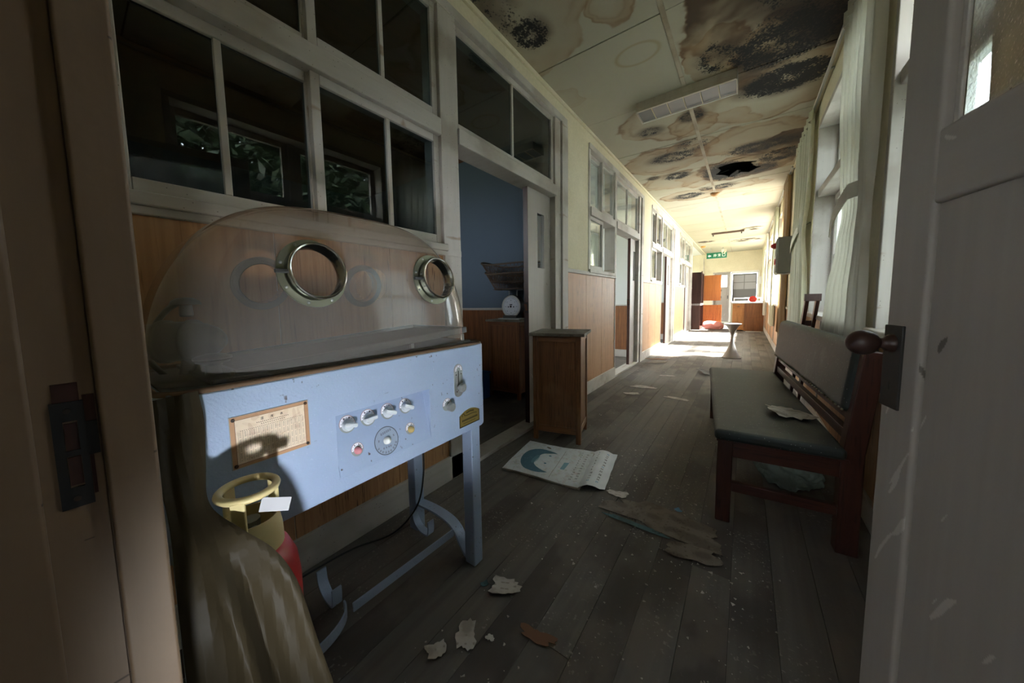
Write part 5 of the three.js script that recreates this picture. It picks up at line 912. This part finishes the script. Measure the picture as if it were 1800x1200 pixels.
for (const [label, x, z, w, d, s, m, t, c] of [
  ['curled white plaster flake in front of the incubator leg', -0.598, -0.83, 0.105, 0.075, 3, paleFlake, 0.5, 0.03],
  ['pale flake beside the larger pointed flake at the bottom', -0.635, -0.553, 0.062, 0.05, 4, paleFlake, 1.0, 0.016],
  ['large pointed pale flake near the bottom edge', -0.593, -0.632, 0.09, 0.062, 5, paleFlake, 2.2, 0.014],
  ['small white chip between the pale flakes and brown card', -0.535, -0.668, 0.026, 0.02, 6, paleFlake, 0.3, 0.006],
  ['brown torn card scrap on the dark floor', -0.432, -0.752, 0.11, 0.042, 7, brownCard, 0.15, 0.006],
  ['tiny teal scrap beside the curled white flake', -0.66, -0.80, 0.03, 0.022, 8, tealPaper, 1.2, 0.008],
  ['stone grey torn piece beside the calendar corner', -0.455, -1.585, 0.105, 0.062, 9, paleFlake, 0.2, 0.014],
  ['large grey torn sheet of paper past the calendar', -0.25, -1.5, 0.5, 0.2, 10, greyPaper, -0.06, 0.006],
  ['grey torn sheet corner nearest the bench leg', -0.12, -1.36, 0.2, 0.1, 11, greyPaper, 0.25, 0.008],
  ['blue scrap of paper near the bench leg', -0.205, -1.605, 0.03, 0.03, 12, bluePaper, 0.7, 0.014],
  ['teal torn strip along the grey paper sheet', -0.34, -1.40, 0.26, 0.03, 13, tealPaper, -0.02, 0.008],
  ['pale paper scrap lying on the bench seat', 0.17, -2.02, 0.15, 0.2, 14, paleFlake, 0.4, 0.035],
  ['white paper piece lying on the corridor floor past the cabinet', -0.86, -3.43, 0.16, 0.09, 15, paleFlake, 0.5, 0.006],
  ['white torn sheet in front of the second doorway', -0.82, -3.75, 0.26, 0.12, 16, paleFlake, 0.1, 0.01],
  ['pale sheet in the middle of the corridor floor', -0.48, -3.48, 0.22, 0.08, 17, paleFlake, -0.2, 0.006],
  ['dark curled scrap near the second door track', -1.0, -5.25, 0.3, 0.12, 18, greyPaper, 0.5, 0.03],
  ['brown flat scrap lying near the second door casing', -1.06, -5.6, 0.34, 0.1, 19, brownCard, 0.3, 0.01],
  ['heap of black torn scraps left of the bench', -0.32, -4.85, 0.24, 0.3, 20, MT.rubber, 0.5, 0.05],
  ['black flat piece lying on the floor before the hourglass stand', -0.02, -5.3, 0.3, 0.09, 21, MT.rubber, 0.1, 0.012],
  ['white shard in the bright part of the corridor floor', -0.72, -4.45, 0.18, 0.05, 22, paleFlake, 0.3, 0.006],
]) solo('torn_scrap', label, 'scrap', ragged(s, w, d, 26, 0.3, c), m, [x, label.includes('bench seat') ? 0.399 : 0.0012, z], { turn: t, group: 'torn scraps lying about' });
{ // calendar with a blue printed portrait
  const tex = canvasMap(700, 512, (g, w, h) => {
    g.fillStyle = '#e0e4e6'; g.fillRect(0, 0, w, h); const r = rng(4);
    for (let i = 0; i < 500; i++) { g.fillStyle = `rgba(${120 + r() * 60},${110 + r() * 50},${95 + r() * 40},${0.04 + r() * 0.08})`; g.beginPath(); g.ellipse(r() * w, r() * h, 2 + r() * 26, 2 + r() * 14, r() * 3, 0, 7); g.fill(); }
    g.fillStyle = '#56798a'; g.beginPath(); g.moveTo(372, 132); g.bezierCurveTo(250, 84, 130, 92, 84, 190); g.bezierCurveTo(56, 280, 92, 400, 180, 448); g.bezierCurveTo(260, 478, 350, 462, 398, 430); g.bezierCurveTo(330, 424, 268, 402, 236, 362); g.bezierCurveTo(214, 330, 236, 270, 228, 226); g.bezierCurveTo(228, 176, 286, 148, 372, 132); g.fill(); for (let i = 0; i < 160; i++) { g.fillStyle = `rgba(205,212,214,${0.05 + r() * 0.14})`; g.beginPath(); g.ellipse(80 + r() * 300, 100 + r() * 350, 1 + r() * 9, 1 + r() * 5, r() * 3, 0, 7); g.fill(); }
    g.fillStyle = 'rgba(120,160,176,0.5)'; g.beginPath(); g.ellipse(215, 290, 26, 70, 0, 0, 7); g.fill(); g.fillStyle = '#4b7f96'; g.beginPath(); g.ellipse(318, 190, 13, 9, 0, 0, 7); g.fill(); g.beginPath(); g.ellipse(325, 318, 12, 9, 0, 0, 7); g.fill();
    g.strokeStyle = '#a09a90'; g.lineWidth = 4; g.beginPath(); g.moveTo(428, 60); g.lineTo(436, 480); g.stroke();
    g.fillStyle = '#86aebd'; g.beginPath(); g.moveTo(480, 240); g.lineTo(525, 230); g.lineTo(515, 340); g.lineTo(478, 345); g.fill();
    g.fillStyle = '#5d5a57'; g.font = 'bold 19px sans-serif'; for (let i = 0; i < 13; i++) g.fillText(String(1 + i), 592 + (i % 2) * 3, 60 + i * 32); for (let i = 0; i < 11; i++) g.fillText(String(14 + i), 640, 80 + i * 34); g.fillStyle = '#6a5a42'; g.beginPath(); g.ellipse(245, 58, 26, 10, 0.2, 0, 7); g.fill();
  });
  const P0 = V(-1.055, 0, -1.46), P1 = V(-1.105, 0, -1.855), Q0 = V(-0.63, 0, -1.515), Q1 = V(-0.70, 0, -1.945);
  const c = thing('wall_calendar', 'old paper calendar with a faded blue portrait lying on the floor', 'calendar', [-0.8, 0, -1.7]);
  const sheetAt = (u, v, h) => { const a = P0.clone().lerp(P1, v), b = Q0.clone().lerp(Q1, v), p = a.lerp(b, u); p.y = h + 0.006 * fbm(u * 6, v * 5, 3) + 0.004 * Math.sin(u * 5 + v * 2); return p; };
  M('pages', [metric(surface(20, 14, (u, v) => sheetAt(u * 1.02, v, 0.008), 0.009))], paleFlake, c);
  M('cover', [surface(30, 20, (u, v) => sheetAt(u, v, 0.0105), 0.001)], std({ map: tex, roughness: 0.85 }), c);
  const tex2 = canvasMap(256, 512, (g, w, h) => { g.fillStyle = '#e8ebed'; g.fillRect(0, 0, w, h); g.fillStyle = '#4c4a49'; g.font = 'bold 24px sans-serif'; for (let i = 0; i < 13; i++) { g.fillStyle = i % 6 ? '#4c4a49' : '#5e9fc0'; g.fillText(String(1 + i), 60, 40 + i * 36); g.fillText(String(15 + i), 150, 50 + i * 35); } });
  const E0 = V(-0.515, 0, -1.575), E1 = V(-0.575, 0, -1.985);
  M('rolled_page', [surface(16, 14, (u, v) => { const a = Q0.clone().lerp(Q1, v), b = E0.clone().lerp(E1, v), p = a.lerp(b, u); p.y = 0.014 + 0.022 * Math.sin(Math.min(1, u * 1.25) * Math.PI) * (0.7 + 0.3 * fbm(u * 4, v * 5)) + 0.004 * Math.sin(v * 19); return p; }, 0.002)], std({ map: tex2, roughness: 0.85 }), c);
}
{ // bag under the bench
  const g = new THREE.IcosahedronGeometry(0.14, 24), p = g.attributes.position;
  for (let i = 0; i < p.count; i++) {
    const v = V(p.getX(i), p.getY(i), p.getZ(i)), q = v.clone().multiplyScalar(14), n = 0.72 + 0.75 * Math.abs(fbm(q.x * 0.9 + q.y * 0.6 + 3, q.z * 0.9 - q.y * 0.7 + 9, 4) - 0.5) + 0.25 * fbm(q.x * 3 + q.y, q.z * 3 + q.y * 2, 3);
    v.multiplyScalar(n); const open = sstep(0.05, 0.12, v.y) * sstep(0.09, 0.03, Math.hypot(v.x, v.z)); p.setXYZ(i, v.x, Math.max(0.002, v.y * 1.0 + 0.1 - 0.09 * open), v.z * 1.1);
  }
  const m = mergeVertices(g.deleteAttribute('normal').deleteAttribute('uv')); m.computeVertexNormals();
  solo('cloth_bag', 'crumpled pale green bag lying under the bench', 'bag', m, std({ color: rgb(0.22, 0.27, 0.22), roughness: 0.8 }), [0.2, 0, -2.2]);
}
{ // chips and crumbs
  const r = rng(99), gs = [];
  for (let i = 0; i < 1500; i++) {
    const w0 = r(), far = w0 < 0.25, heap = w0 > 0.6, gs2 = () => (r() + r() + r() - 1.5) * 0.55, z = heap ? -1.72 + gs2() : far ? -3 - r() * 5 : -0.35 - r() * 2.6, x = heap ? -0.22 + gs2() * 0.7 : far ? -1.15 + r() * 1.5 : lerp(-0.95, 0.05, r()); if (x < -0.7 && z > -0.95) continue; if (Math.hypot(x + 0.135, z + 6.32) < 0.16) continue; if (x > -0.1 && z < -1.6 && z > -3.2) continue;
    const s = 0.0022 + 0.006 * Math.pow(r(), 4), g = new THREE.TetrahedronGeometry(s, 0); g.scale(1, 0.45, 0.6 + r()); g.rotateY(r() * 6); g.translate(x, s * 0.25, z); gs.push(metric(g));
  }
  const c = new THREE.Mesh(mergeGeometries(gs), paleFlake); c.name = 'debris'; c.castShadow = c.receiveShadow = true; tag(c, 'small pale plaster crumbs scattered over the floor', 'debris', null, 'stuff'); scene.add(c);
}

/* ------------------------------------------------------------------ garden */
{
  const g = new THREE.Mesh(B(-30, 30, -0.5, -0.25, -50, 30), MT.soil); g.name = 'ground'; tag(g, 'dark garden soil outside the windows', 'ground', null, 'structure'); g.receiveShadow = true; scene.add(g);
  const leaf = new THREE.BufferGeometry(); leaf.setAttribute('position', new THREE.Float32BufferAttribute([0, 0, 0, 0.035, 0.008, 0.05, 0, 0.0, 0.12, -0.035, 0.008, 0.05], 3)); leaf.setIndex([0, 1, 2, 0, 2, 3]); leaf.computeVertexNormals();
  const spots = [[4.6, 0.6, 8.6, 1.7], [5.0, -1.9, 9.2, 1.9], [4.7, -4.2, 9.0, 1.8], [5.2, -5.7, 9.4, 1.6], [7.4, -0.9, 12, 2.2], [7.6, -3.6, 12.5, 2.3], [7.5, -5.2, 12, 1.8], [7.2, 2.2, 11.5, 2.2]];
  const names = ['evergreen tree outside the window behind the open door', 'evergreen tree outside the near window', 'evergreen tree outside the window by the bench', 'evergreen tree outside the wall past the bench', 'taller evergreen behind the tree at the near window', 'tallest evergreen behind the garden trees by the bench', 'tall evergreen farther along the garden', 'tall evergreen beside the hall in the garden'];
  spots.forEach(([x, z, h, rad], k) => {
    const t = thing('evergreen_tree', names[k], 'tree', [x, -0.25, z], { group: 'garden trees mirrored in the panes' }), r = rng(200 + k);
    const trunk = [tube([V(x, -0.25, z), V(x + 0.1, h * 0.3, z + 0.05), V(x - 0.05, h * 0.6, z - 0.05), V(x, h * 0.92, z)], 0.07, 20, 8)];
    for (let i = 0; i < 16; i++) { const y = lerp(0.9, h * 0.9, r()), a = r() * 6.283, L = rad * (0.5 + 0.4 * r()); trunk.push(tube([V(x, y, z), V(x + Math.cos(a) * L * 0.5, y + 0.25, z + Math.sin(a) * L * 0.5), V(x + Math.cos(a) * L, y + 0.35, z + Math.sin(a) * L)], 0.018, 8, 5)); }
    M('trunk', trunk, MT.bark, t);
    const n = 13000, im = new THREE.InstancedMesh(leaf, MT.leaf, n), m = new THREE.Matrix4(), q = new THREE.Quaternion(), e = new THREE.Euler(), col = new THREE.Color();
    for (let i = 0; i < n; i++) {
      const f = Math.pow(r(), 0.8), y = lerp(0.5, h, f), prof = Math.sqrt(Math.max(0, 1 - Math.pow((f - 0.4) / 0.64, 2))), a = r() * 6.283, rr = rad * prof * Math.sqrt(r());
      e.set((r() - 0.5) * 2.4, r() * 6.283, (r() - 0.5) * 2.4); q.setFromEuler(e); const s = 1.3 + r() * 1.2;
      m.compose(V(Math.cos(a) * rr, y + 0.25, Math.sin(a) * rr), q, V(s, s, s)); im.setMatrixAt(i, m); const v = 0.6 + r() * 0.9; im.setColorAt(i, col.setRGB(v, v * (0.9 + 0.2 * r()), v * 0.9));
    }
    im.name = 'foliage'; im.userData.kind = 'stuff'; im.castShadow = true; t.add(im);
  });
}
{ // small work lamp on the hall floor behind the camera: its light falls through the doorway onto the incubator
  const L = V(0.30, 0.30, 0.14), aim = V(-0.74, 0.725, -0.535), dir = aim.clone().sub(L).normalize();
  const w = thing('work_lamp', 'small battery work lamp standing in the hall', 'lamp', [L.x, 0, L.z]);
  M('stand', [rod(V(L.x, 0.01, L.z), V(L.x, 0.27, L.z), 0.008), metric(new THREE.CylinderGeometry(0.06, 0.065, 0.012, 24).translate(L.x, 0.006, L.z))], MT.darkSteel, w);
  const back = L.clone().addScaledVector(dir, -0.05);
  M('housing', [rod(back, L.clone().addScaledVector(dir, -0.012), 0.045, 0.045, 24)], MT.rubber, w);
  const gl = std({ color: rgb(0.1, 0.1, 0.1), emissive: rgb(0.9, 0.95, 1.0), emissiveIntensity: 2 });
  M('lamp_lens', [rod(L.clone().addScaledVector(dir, -0.012), L.clone().addScaledVector(dir, -0.008), 0.036, 0.036, 24)], gl, w);
  const sp = new THREE.SpotLight(rgb(0.86, 0.93, 1.0), 1.15, 0, 0.40, 0.6, 2); sp.position.copy(L); sp.target.position.copy(aim); sp.castShadow = true; sp.shadow.radius = 1.5; sp.name = 'work_lamp_beam';
  scene.add(sp, sp.target);
}
renderer.render(scene, camera);
